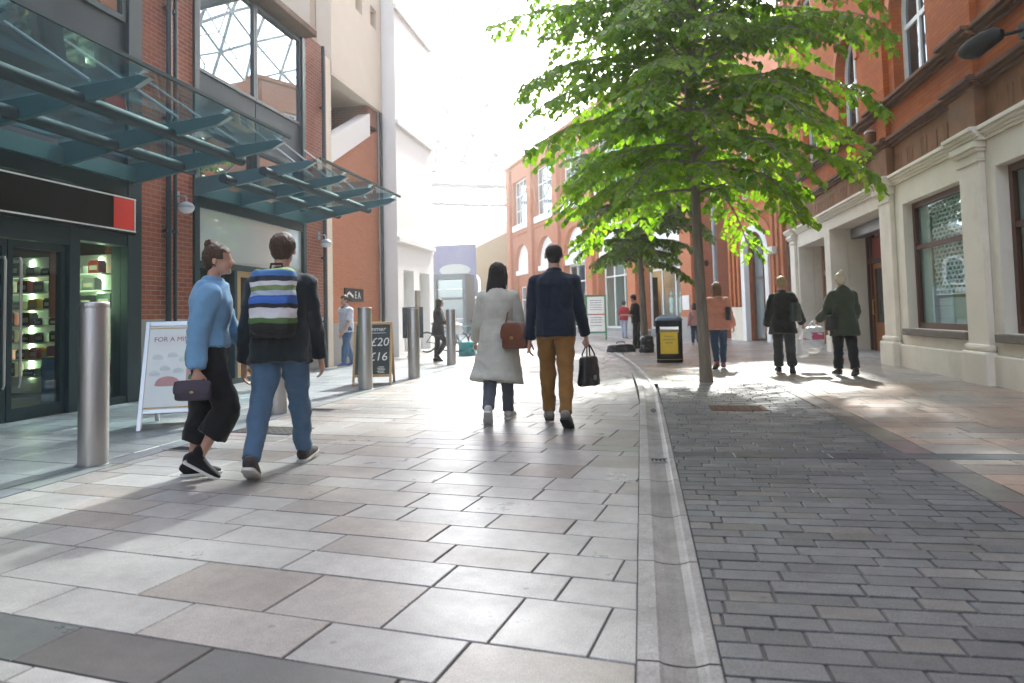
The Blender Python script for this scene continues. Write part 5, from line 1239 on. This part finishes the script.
mb=MB();blk(mb,(0,-.03,0),.35,.22,.50,2.5,.9);blk(mb,(0,-.125,.04),.27,.10,.24,2.5)
remeshed(mb,'body',M['stripe'],t,.009,10,.009,1,9)
for s in (-1,1):
    mb=MB();q=Matrix.Rotation(-k.hd,4,'Z')@Matrix.Translation(-bp)
    lo=lambda v:q@k.W(v)
    a=lo(k.sh[s]-k.rx*s*.05*k.H+Vector((0,-.07,.03)));b_=lo(k.sh[s]-k.rx*s*.05*k.H+Vector((0,.0,.062)));c_=lo(k.sh[s]-k.rx*s*.045*k.H+Vector((0,.105,-.02)));d_=lo(k.sh[s]+Vector((-s*.02,.05,-.30)));e_=lo(k.pel+Vector((s*.15,-.11,.09*k.H)))
    mb.tube([a,b_,c_,d_,e_],.017,8,0,True);mb.build('strap',M['blackm'],t,smooth=True)
mb=MB();mb.tube([(-.05,.06,.49),(-.04,.06,.55),(.04,.06,.55),(.05,.06,.49)],.01,8,0,True);mb.build('handle',M['blackm'],t,smooth=True)

# 3. woman in long pale coat
k,p=person('woman with long dark hair in a long sage grey coat walking beside the man',(-1.53,7.66),3,1.71,True,dict(hipR=12,kneeR=5,footR=4,hipL=-13,kneeL=24,footL=-36,shL=6,elL=38,abL=14,shR=4,elR=30,abR=14,lean=3,hyaw=-8),('long','hairb'),.007)
trousers(k,p,(.10,.11,.13),(.060,.052,.042,.038,.033),.06,.97,.010,.006,8)
COAT=(.52,.51,.44)
top(k,p,COAT,-.03,.020,1.0,(.049,.045,.042,.037),0,.010,.006,True,9,'coat',[(.10,.094,.075),(.0,.118,.092),(-.12,.138,.115,-.01),(-.22,.158,.14,-.02),(-.285,.172,.155,-.03,-.02)],.28)
for s in (-1,1): shoe(k,s,p,(.55,.54,.52),'sole')
bp=k.W(k.pel+Vector((.125*k.H,-.235,-.075*k.H)))
t=thing('shoulder_bag','brown leather shoulder bag hanging at the hip of the woman in the pale coat','shoulder bag',bp,k.hd+R(-24))
mb=MB();blk(mb,(0,0,0),.31,.13,.22,3.6,.92);remeshed(mb,'body',M['leatherb'],t,.007,3)
mb=MB();mb.loft([(0,-.02,.225),(0,-.03,.218),(0,-.066,.18),(0,-.074,.12),(0,-.073,.10)],[.135,.142,.145,.14,.12],[.06,.055,.006,.005,.004],(1,0,0),24,0,3.6);mb.build('flap',M['leatherb'],t,smooth=True)
mb=MB();mb.box(-.018,.018,-.086,-.078,.10,.13);mb.build('clasp',M['brass'],t,bevel=.003)
q=Matrix.Rotation(-(k.hd+R(-24)),4,'Z')@Matrix.Translation(-bp);lo=lambda v:q@k.W(v)
mb=MB();sh=k.sh[1]-k.rx*.035*k.H
for y_ in (-1,1):
    pass
mb.tube([(-.135,0,.2),lo(sh+Vector((.03,-.11,-.15))),lo(sh+Vector((.0,-.075,.035))),lo(sh+Vector((0,.0,.072))),lo(sh+Vector((.02,.085,-.02))),lo(sh+Vector((.075,.11,-.25))),(.135,.03,.2)],.008,8,0,True);mb.build('strap',M['leatherb'],t,smooth=True)

# 4. man in navy
k,p=person('balding man in navy knit jacket and tan trousers walking away',(-.87,7.33),2,1.865,False,dict(hipL=16,kneeL=6,footL=6,hipR=-12,kneeR=17,footR=-26,splay=1,shL=-6,elL=12,abL=7,shR=9,elR=14,abR=10,gripR=1,lean=3,hyaw=10),('bald','hairb'),.007)
trousers(k,p,(.25,.125,.035),(.060,.052,.042,.038,.031),.05,.97,.010,.009,10)
top(k,p,(.012,.020,.036),-.055,.013,1.0,(.044,.039,.035,.029),.004,.009,.006,True,11,'jacket')
for s in (-1,1): shoe(k,s,p,(.22,.20,.18),'soled')
mb=MB()
hb=k.W(k.hand[1]+Vector((.0,0,.02)))
t=thing('handbag','black leather handbag carried in the right hand of the man in navy','handbag',(hb.x,hb.y,hb.z-.43),k.hd+R(62))
mb=MB();blk(mb,(0,0,0),.35,.15,.30,3.0,.72);remeshed(mb,'body',M['leatherk'],t,.007,3,.004,1,9)
for y_ in (-.03,.03):
    mb=MB();mb.tube([(-.085,y_,.26),(-.075,y_*.9,.33),(-.04,y_*.3,.40),(0,y_*.15,.43),(.04,y_*.3,.40),(.075,y_*.9,.33),(.085,y_,.26)],.008,8,0,True);mb.build('handle',M['leatherk'],t,smooth=True)
mb=MB();mb.box(-.03,.03,-.078,-.07,.06,.11);mb.build('buckle',M['steelm'],t,bevel=.002)

# 5. white T-shirt by the brick wall
k,p=person('person in white T-shirt and blue jeans standing by the salmon brick wall',(-7.02,16.45),150,1.72,False,dict(hipL=14,kneeL=8,hipR=-12,kneeR=10,footR=-14,shL=18,elL=20,shR=-14,elR=20),('short','hairbr'),.009)
trousers(k,p,(.06,.15,.30),voxel=.013,seed=12);top(k,p,(.62,.66,.76),-.05,.016,.42,(.048,.045,.04,.03),.008,.012,.008,False,13,'t_shirt')
mb=MB();mb.tube([k.neck+Vector((0,-.03,-.01)),k.neck+Vector((0,-.02,.04))],[.075,.06],14);mb.ell(k.neck+Vector((0,.07,-.04)),(.07,.04,.07));remeshed(mb,'scarf',fabric((.03,.17,.36)),p,.01,4,.008)
for s in (-1,1): shoe(k,s,p,(.05,.14,.38),'sole')

# 6. dark woman by the bollards
k,p=person('woman in black with long dark hair carrying a pale bag between the farther bollards',(-5.15,17.9),-78,1.62,True,dict(hipL=-4,kneeL=3,hipR=28,kneeR=60,footR=-35,shL=30,elL=55,shR=24,elR=62,abR=10,gripR=1),('long','hairb'),.009)
trousers(k,p,(.014,.014,.018),(.058,.05,.04,.037,.031),voxel=.013,seed=14);top(k,p,(.014,.015,.018),-.12,.018,1.0,(.046,.042,.038,.032),.012,.012,.009,True,15,'coat')
for s in (-1,1): shoe(k,s,p,(.012,.012,.013),'soled')
hb=k.W(k.hand[1]+Vector((.05,0,-.02)))
t=thing('shopping_bag','pale shopping bag held in front by the woman in black','shopping bag',(hb.x,hb.y,hb.z-.26),R(8))
mb=MB();blk(mb,(0,0,0),.36,.16,.24,3,.85);remeshed(mb,'body',M['plastic'],t,.011,3,.012,1,10)
mb=MB();mb.tube([(-.1,0,.22),(-.05,0,.27),(.05,0,.27),(.1,0,.22)],.012,8,0,True);mb.build('handle',M['plastic'],t,smooth=True)

# 7. person in red facing the far shops
k,p=person('person in red top and pale jeans standing by the far shop windows',(-.78,32.6),-25,1.68,False,dict(shL=12,elL=50,shR=12,elR=55,hipL=2,hipR=-2),('short','hairbr'),.011)
trousers(k,p,(.42,.46,.55),voxel=.015,seed=16);top(k,p,(.36,.03,.035),-.05,.018,.5,(.047,.044,.04,.03),.008,.014,.008,False,17,'t_shirt')
for s in (-1,1): shoe(k,s,p,(.45,.45,.45),'sole')

# 8. man in black by the second tree, side on
k,p=person('person in black T-shirt and trousers standing side on by the smaller tree',(-.17,22.9),84,1.70,False,dict(shL=22,elL=72,inL=26,shR=18,elR=76,inR=30,hipL=4,hipR=-4,hpitch=-14),('short','hairb'),.010)
trousers(k,p,(.014,.014,.017),voxel=.013,seed=18);top(k,p,(.013,.013,.015),-.05,.016,.45,(.047,.044,.04,.03),.008,.012,.008,False,19,'t_shirt')
for s in (-1,1): shoe(k,s,p,(.02,.02,.02),'soled')
# 9. girl in pink
k,p=person('girl in pink top and dark jeans walking behind the nearest tree',(1.72,24.4),6,1.40,True,dict(hipL=14,kneeL=6,hipR=-12,kneeR=14,footR=-16,shL=-14,elL=14,shR=14,elR=14,abL=14),('mid','hairbr'),.010)
trousers(k,p,(.04,.075,.14),voxel=.013,seed=20);top(k,p,(.62,.34,.32),-.06,.018,.95,(.048,.044,.04,.034),.01,.012,.008,False,21,'blouse')
for s in (-1,1): shoe(k,s,p,(.5,.4,.38),'sole')
# 10. woman in coral blouse
k,p=person('woman in coral blouse and dark blue jeans with long auburn hair right of the trunk',(1.46,14.5),4,1.66,True,dict(hipL=-9,kneeL=14,footL=-20,hipR=10,kneeR=4,footR=3,splay=1,shL=2,elL=55,inL=25,shR=8,elR=18,abR=17),('mid','hairau'),.008)
trousers(k,p,(.022,.055,.115),(.062,.054,.042,.038,.031),voxel=.011,seed=22);top(k,p,(.66,.27,.20),-.085,.020,1.0,(.052,.05,.046,.038),.018,.011,.011,False,23,'blouse')
for s in (-1,1): shoe(k,s,p,(.30,.10,.08),'soled')
bp=k.W(k.pel+Vector((.118*k.H,-.02,.02*k.H)))
t=thing('shoulder_bag','dark blue shoulder bag under the arm of the woman in the coral blouse','shoulder bag',bp,k.hd+R(72))
mb=MB();blk(mb,(0,0,0),.30,.10,.26,3,.9);remeshed(mb,'body',fabric((.03,.035,.05)),t,.01,3)
q=Matrix.Rotation(-(k.hd+R(72)),4,'Z')@Matrix.Translation(-bp);lo=lambda v:q@k.W(v);sh=k.sh[1]-k.rx*.03*k.H
mb=MB();mb.tube([(-.12,0,.24),lo(sh+Vector((.03,-.08,-.1))),lo(sh+Vector((0,0,.06))),lo(sh+Vector((.03,.08,-.1))),(.12,0,.24)],.009,8,0,True);mb.build('strap',fabric((.03,.035,.05)),t,smooth=True)
# 11. woman in black coat
def carrier(label,hand,dz,rot,w_,h_,extra=None):
    hand=hand+Vector((0,0,.04))
    t=thing('carrier_bag',label,'carrier bag',(hand.x,hand.y,hand.z-dz),rot)
    mb=MB();blk(mb,(0,0,0),w_,.17,h_,2.6,.8);remeshed(mb,'body',M['plastic'],t,.011,3,.022,.6,8,seed=hash(label)%7)
    for y_ in (-.02,.02):
        mb=MB();mb.tube([(-w_*.28,y_,h_*.95),(-w_*.12,y_*.6,dz*.93),(0,y_*.3,dz+.005),(w_*.12,y_*.6,dz*.93),(w_*.28,y_,h_*.95)],.010,8,0,True);mb.build('handle',M['plastic'],t,smooth=True)
    if extra:
        mb=MB();mb.loft([(0,-.001,h_*.42),(0,-.001,h_*.78)],[w_/2*1.02,w_/2*1.0],[.096,.093],(1,0,0),24,0,2.6,False);mb.build('printed_band',extra,t,smooth=True)
k,p=person('woman in black coat with pinned up fair hair carrying white carrier bags',(2.47,13.45),-6,1.70,True,dict(hipL=10,kneeL=4,footL=3,hipR=-12,kneeR=16,footR=-24,splay=1,shL=4,elL=22,abL=13,shR=8,elR=24,abR=20,gripR=1),('bun','hairbl'),.008)
trousers(k,p,(.035,.038,.042),(.064,.058,.05,.048,.047),voxel=.011,seed=24);top(k,p,(.012,.013,.014),-.13,.022,.97,(.053,.05,.047,.042),.022,.011,.010,True,25,'coat')
for s in (-1,1): shoe(k,s,p,(.015,.015,.015),'soled')
bp=k.W(k.sh[1]+Vector((.055,-.07,-.43)))
t=thing('shoulder_bag','bottle green shoulder bag on the right side of the woman in the black coat','shoulder bag',bp,k.hd+R(60))
mb=MB();blk(mb,(0,0,0),.34,.13,.33,3,.85);M['leatherg']=surf('bottle_green_leather',(.016,.03,.028),None,12,.4);remeshed(mb,'body',M['leatherg'],t,.01,3,.004)
q=Matrix.Rotation(-(k.hd+R(60)),4,'Z')@Matrix.Translation(-bp);lo=lambda v:q@k.W(v);sh=k.sh[1]-k.rx*.03*k.H
mb=MB();mb.tube([(-.13,0,.3),lo(sh+Vector((.02,-.09,-.06))),lo(sh+Vector((0,0,.065))),lo(sh+Vector((.03,.09,-.06))),(.13,0,.3)],.012,8,0,True);mb.build('strap',M['leatherg'],t,smooth=True)
hd_=k.W(k.hand[1])
carrier('large white carrier bag in the right hand of the woman in black coat',hd_+Vector((.10,.06,0)),.46,R(15),.36,.34)
carrier('smaller white carrier bag held behind the large one by the woman in black coat',hd_+Vector((-.06,.0,0)),.52,R(60),.3,.3)
# 12. woman in green coat
k,p=person('woman with pale hair in a dark green hooded coat by the cream entrance',(3.30,12.75),4,1.70,True,dict(hipL=7,kneeL=4,hipR=-7,kneeR=10,footR=-12,splay=1,shL=10,elL=46,abL=18,shR=4,elR=40,inR=20,abR=12,gripL=1),('top','hairw'),.008)
trousers(k,p,(.013,.014,.017),(.062,.056,.047,.045,.043),voxel=.011,seed=26);top(k,p,(.045,.06,.038),-.15,.022,.97,(.05,.047,.044,.04),.012,.011,.010,True,27,'coat',hood=True)
for s in (-1,1): shoe(k,s,p,(.015,.015,.015),'soled')
bp=k.W(k.pel+Vector((-.105*k.H,-.09,-.1*k.H)))
t=thing('shoulder_bag','black shoulder bag at the left hip of the woman in dark green','shoulder bag',bp,k.hd+R(18))
mb=MB();blk(mb,(0,0,0),.33,.13,.25,3,.88);remeshed(mb,'body',M['leatherk'],t,.01,3)
q=Matrix.Rotation(-(k.hd+R(18)),4,'Z')@Matrix.Translation(-bp);lo=lambda v:q@k.W(v);sh=k.sh[1]-k.rx*.04*k.H
mb=MB();mb.tube([(.12,0,.22),lo(k.pel+k.sp*.17*k.H+Vector((.02,-.145,0))),lo(sh+Vector((0,-.085,-.02))),lo(sh+Vector((0,0,.068)))],.008,8,0,True);mb.build('strap',M['leatherk'],t,smooth=True)
M['pinkprint']=surf('pink_print',(.62,.12,.22),None,5,.4)
hd_=k.W(k.hand[-1])
carrier('white carrier bag with pink print in the left hand of the woman in dark green',hd_+Vector((-.03,0,0)),.46,R(20),.36,.34,M['pinkprint'])
# ------------------------------------------------------------------ bollards
bl=thing('bollard','nearest brushed steel bollard standing in front of the dark shopfront','bollard',(-4.42,5.22,0),0,'steel bollards along the left')
mb=MB();mb.lathe([(.112,-.02),(.112,1.262),(.110,1.267)],(0,0,0),48);mb.build('post',M['steel'],bl,smooth=True)
mb=MB();mb.lathe([(.108,1.2672),(.108,1.275),(.1125,1.2755),(.1125,1.308),(.106,1.316),(.0,1.3165)],(0,0,0),48);mb.build('cap',M['steel'],bl,smooth=True)
mb=MB();mb.lathe([(.135,-.01),(.135,.004),(.113,.006)],(0,0,0),48);mb.build('base_ring',M['steelm'],bl,smooth=True)
for (x,y,lab) in ((-4.42,8.25,'steel bollard half hidden behind the person with the striped backpack'),(-4.42,11.1,'steel bollard standing against the chalk price board'),(-4.25,13.1,'steel bollard between the chalk price board and the woman in black'),(-4.5,16.75,'farthest steel bollard just right of the woman in black')):
    c=copytree(bl);c.location=(x,y,0);c['label']=lab
# ------------------------------------------------------------------ poster A-board
def aboard(name,label,loc,rot,W,H,spread,fm,pm,back,art,fw=.045,foot=.18):
    t=thing(name,label,'A-board',loc,rot)
    an=math.atan2(spread,H)
    for s in (-1,1):
        T=Matrix.Translation((0,0,H))@Matrix.Rotation(s*an,4,'X')   # panel hangs down from the hinge
        L_=H/math.cos(an)
        f=MB();d=.02
        f.box(-W/2,-W/2+fw,-d,d,-L_,0,0,T);f.box(W/2-fw,W/2,-d,d,-L_,0,0,T);f.box(-W/2+fw,W/2-fw,-d,d,-fw,0,0,T);f.box(-W/2+fw,W/2-fw,-d,d,-L_+foot,-L_+foot+fw,0,T)
        fr=f.build('frame',M[fm],t,bevel=.004)
        pb=MB();pb.box(-W/2+fw,W/2-fw,-.009,.009,-L_+foot+fw,-fw,0,T)
        pb.build('panel' ,M[pm if s==-1 else back],fr)
        if s==-1:   # front face looks to -y
            F=T@Matrix.Translation((0,-.0105,0))@Matrix.Rotation(R(90),4,'X')
            art(t,F,L_)
    hb=MB();hb.tube([(-W/2,0,H+.002),(W/2,0,H+.002)],.012,8);hb.build('hinge',M[fm],t)
    sb=MB();sb.tube([(-W/2+.02,-spread*.45,H*.55),(-W/2+.02,spread*.45,H*.55)],.006,6);sb.build('stay',M['steelm'],t)
    return t
M['pink']=surf('pink_print_bottle',(.62,.34,.36),None,8,.5);M['bluewash']=surf('pale_blue_print',(.62,.72,.74),(.70,.78,.78),3,.5);M['gold']=surf('gold_print',(.55,.40,.10),None,9,.45);M['plumtext']=surf('plum_print',(.25,.14,.26),None,9,.5)
def art1(t,F,L_):
    a=MB()
    def rect(m,x0,x1,y0,y1,mi,e=.0): m.box(x0,x1,y0,y1,e,e+.0015,mi,F)
    rect(a,-.30,.30,-L_+.235,-L_+.25,0);rect(a,-.30,.30,-.078,-.068,0);a.build('gold_rule',M['gold'],t)
    a=MB();n=12
    for i in range(n):
        x0,x1=-.25+.5*i/n,-.25+.5*(i+1)/n;y=lambda x:-.235+.035*math.cos(x*5);
        a.add([F@Vector((x0,y(x0)-.05,.002)),F@Vector((x1,y(x1)-.05,.002)),F@Vector((x1,y(x1)+.05,.002)),F@Vector((x0,y(x0)+.05,.002))],[(0,1,2,3)])
    a.build('ribbon',M['white'],t)
    a=MB();a.text('FOR A MINUTE',.075,F@Matrix.Translation((0,-.205,.003)),0,.001);a.build('lettering',M['plumtext'],t)
    a=MB();rect(a,.10,.20,-.80,-.53,0,.001);rect(a,.125,.175,-.53,-.46,0,.001)
    a.ell(F@Vector((-.08,-.72,.002)),(.13,.003,.09),16,8);a.build('drink_picture',M['pink'],t)
    a=MB();rect(a,.135,.165,-.46,-.40,0,.001);a.build('bottle_neck',M['plum'],t)
    a=MB();a.ell(F@Vector((.15,-.66,.003)),(.03,.004,.05),12,8);a.build('leaf_picture',M['green'],t)
    a=MB()
    for (x,y) in ((-.2,-.42),(-.05,-.4),(.07,-.45),(-.12,-.55),(-.22,-.6),(.22,-.5),(.02,-.58)): a.ell(F@Vector((x,y,.001)),(.055,.002,.045),12,8)
    a.build('blossom_picture',M['bluewash'],t)
M['posterw']=surf('pale_poster',(.66,.74,.74),(.76,.78,.75),2.5,.35)
aboard('poster_board','white framed A-board with pale drinks poster beside the brick pier','x',0,.1,.1,.1,'alu','posterw','slate',lambda *a:None) if False else None
aboard('poster_board','white framed A-board with a pale drinks poster in front of the brick pier',(-5.12,7.35,0),R(24),.70,1.14,.42,'alu','posterw','slate',art1)
def art2(t,F,L_):
    a=MB();Tt=lambda x,y:F@Matrix.Translation((x,y,.002))
    a.text('Summer',.115,Tt(.02,-.12),0,.001,shear=.2);a.box(-.16,.22,-.195,-.187,.0,.0015,0,F)
    a.text('- £20',.21,Tt(.05,-.36),0,.001,shear=.15);a.text('- £16',.21,Tt(.03,-.62),0,.001,shear=.15)
    for i in range(5): a.box(.10-.02*(i%2),.20+.01*(i%3),-.80-.025*i,-.79-.025*i,0,.0015,0,F)
    for i in range(3): a.box(-.24,-.17+.01*i,-.84-.025*i,-.83-.025*i,0,.0015,0,F)
    a.build('chalk_writing',M['chalk'],t)
aboard('price_board','timber framed chalk A-board with prices £20 and £16 behind a bollard',(-4.62,12.0,0),R(14),.66,1.06,.34,'pine','slate','slate',art2,.04,.15)
# ------------------------------------------------------------------ litter bin
t=thing('litter_bin','black litter bin with blue grey domed lid and yellow poster by the smaller tree','litter bin',(.60,16.6,0),R(-4))
M['binlid']=surf('blue_grey_lid',(.07,.12,.18),(.09,.14,.2),6,.4)
mb=MB();mb.loft([(0,0,.0),(0,0,.02),(0,0,.66)],[.27,.285,.285],[.25,.265,.265],(1,0,0),32,0,5);mb.build('body',M['blackm'],t,smooth=True)
mb=MB()
for x in (-.25,.25):
    for y in (-.23,.23): mb.box(x-.035,x+.035,y-.03,y+.03,.661,.93)
mb.build('corner_post',M['blackm'],t,bevel=.006)
mb=MB();mb.loft([(0,0,.80),(0,0,.93)],[.286,.286],[.266,.266],(1,0,0),32,0,5,False);mb.build('hood_band',M['blackm'],t,smooth=True)
mb=MB();mb.loft([(0,0,.931),(0,0,.95),(0,0,1.0),(0,0,1.05),(0,0,1.075)],[.305,.305,.27,.17,.04],[.285,.285,.25,.16,.04],(1,0,0),32,0,4);mb.build('lid',M['binlid'],t,smooth=True)
mb=MB();mb.box(-.19,.19,-.274,-.267,.20,.68);mb.build('poster',M['yellow'],t)
mb=MB();T=Matrix.Translation((0,-.275,.50))@Matrix.Rotation(R(90),4,'X')
for i,w_ in enumerate((.2,.26,.16)): mb.box(-w_/2,w_/2,.07-.07*i,.1-.07*i,0,.002,0,T)
mb.build('poster_print',M['gold'],t)
mb=MB();mb.loft([(0,0,.07),(0,0,.085)],[.288,.288],[.268,.268],(1,0,0),32,0,5,False);mb.loft([(0,0,.70),(0,0,.715)],[.288,.288],[.268,.268],(1,0,0),32,0,5,False);mb.build('gold_band',M['gold'],t)
mb=MB();mb.box(-.2,.2,-.2,.2,.661,.70);mb.build('liner',M['steelm'],t)
# ------------------------------------------------------------------ bags on the ground by the smaller tree
t=thing('backpack','black backpack slumped against the foot of the smaller tree','backpack',(.13,20.75,0),R(20))
mb=MB();blk(mb,(0,0,0),.42,.30,.46,2.6,.75);remeshed(mb,'body',M['leatherk'],t,.012,3,.02,1,7)
mb=MB();mb.tube([(-.1,-.17,.36),(-.13,-.22,.2),(-.12,-.18,.04)],.018,8,0,True);mb.build('strap',M['blackm'],t,smooth=True)
t=thing('holdall','low black holdall lying on the ground left of the smaller tree','holdall',(-.62,21.2,0),R(12))
mb=MB();blk(mb,(0,0,0),.85,.34,.22,2.6,.85);remeshed(mb,'body',M['leatherk'],t,.012,3,.02,1,6)
mb=MB();mb.tube([(-.16,0,.2),(-.1,0,.29),(.1,0,.29),(.16,0,.2)],.014,8,0,True);mb.build('handle',M['blackm'],t,smooth=True)
# ------------------------------------------------------------------ bicycles
def bike(label,loc,rot,fm):
    t=thing('bicycle',label,'bicycle',loc,rot,'bicycles parked at the end of the left row')
    for x in (-.52,.52):
        mb=MB();mb.torus((x,0,.34),.32,.022,'y',32,8);w_=mb.build('wheel',M['blackm'],t,smooth=True)
        mb=MB();mb.torus((x,0,.34),.295,.010,'y',32,6);mb.lathe([(.02,-.04),(.02,.04)],(0,0,0),10)
        for v in mb.v[-20:]: v.xyz=(x+v.x,v.z,.34+v.y)
        for i in range(14):
            a=2*PI*i/14;mb.bar((x,.01*(1 if i%2 else -1),.34),(x+.295*math.cos(a),0,.34+.295*math.sin(a)),.004,.004)
        mb.build('rim',M['steelm'],w_,smooth=True)
    mb=MB();A=(-.52,0,.34);B=(-.1,0,.28);C=(-.2,0,.80);D=(.36,0,.82);E_=(.33,0,.92);F_=(.52,0,.34)
    for a,b_,r_ in ((A,B,.012),(A,C,.012),(B,C,.016),(C,D,.016),(B,(.38,0,.74),.018),(E_,(.39,0,.68),.018),((.39,0,.68),F_,.014)): mb.tube([a,b_],r_,8)
    mb.build('frame',M[fm],t,smooth=True)
    mb=MB();mb.tube([(.33,0,.92),(.36,0,.99),(.38,-.26,1.0),(.28,-.29,.98)],.012,8);mb.tube([(.36,0,.99),(.38,.26,1.0),(.28,.29,.98)],.012,8);mb.build('handlebar',M['blackm'],t,smooth=True)
    mb=MB();mb.loft([(-.36,0,.93),(-.28,0,.945),(-.18,0,.94),(-.06,0,.935)],[.07,.085,.05,.02],[.02,.03,.025,.015],(0,1,0),12);mb.tube([(-.2,0,.8),(-.23,0,.93)],.013,8);mb.build('saddle',M['blackm'],t,smooth=True)
    mb=MB();mb.lathe([(.085,-.03),(.085,-.025)],(0,0,0),20)
    for v in mb.v: v.xyz=(-.1+v.x,v.z,.28+v.y)
    mb.bar((-.1,-.06,.28),(.0,-.06,.14),.02,.015);mb.bar((-.1,.06,.28),(-.2,.06,.42),.02,.015);mb.build('crankset',M['steelm'],t,smooth=True)
M['teald']=surf('teal_paint',(.03,.30,.32),None,6,.4)
bike('black bicycle parked side on behind the woman in black',(-6.35,22.6,0),R(8),'blackm')
bike('teal bicycle parked beyond the black bicycle near the white building',(-5.95,23.6,0),R(14),'teald')
# teal crate on the ground
t=thing('crate','teal plastic crate on the ground right of the farthest bollard','crate',(-5.05,20.6,0),R(12))
mb=MB()
for z in (.02,.16,.30): mb.box(-.24,.24,-.18,-.165,z,z+.09);mb.box(-.24,.24,.165,.18,z,z+.09);mb.box(-.24,-.225,-.164,.164,z,z+.09);mb.box(.225,.24,-.164,.164,z,z+.09)
mb.box(-.22,.22,-.16,.16,.01,.03);mb.build('slatted_body',M['teald'],t,bevel=.004)
mb=MB()
for x in (-.23,.23):
    for y in (-.17,.17): mb.box(x-.018,x+.018,y-.018,y+.018,0,.41)
mb.build('corner_post',M['teald'],t,bevel=.004)
mb=MB();blk(mb,(0,0,.031),.4,.3,.34,2.6,.9);remeshed(mb,'liner',fabric((.05,.36,.38)),t,.015,3,.03,1,8)
# slate poster stand by the white building
t=thing('poster_stand','slim dark poster stand by the wall of the tall white building','poster stand',(-6.6,20.3,0),R(20))
mb=MB();mb.box(-.3,.3,-.02,.02,.55,1.45);mb.build('panel',M['panel'],t,bevel=.005)
mb=MB();mb.box(-.03,.03,-.015,.015,.02,.55);mb.lathe([(.2,0),(.2,.02),(.03,.03)],(0,0,0),20);mb.build('stand',M['blackm'],t)
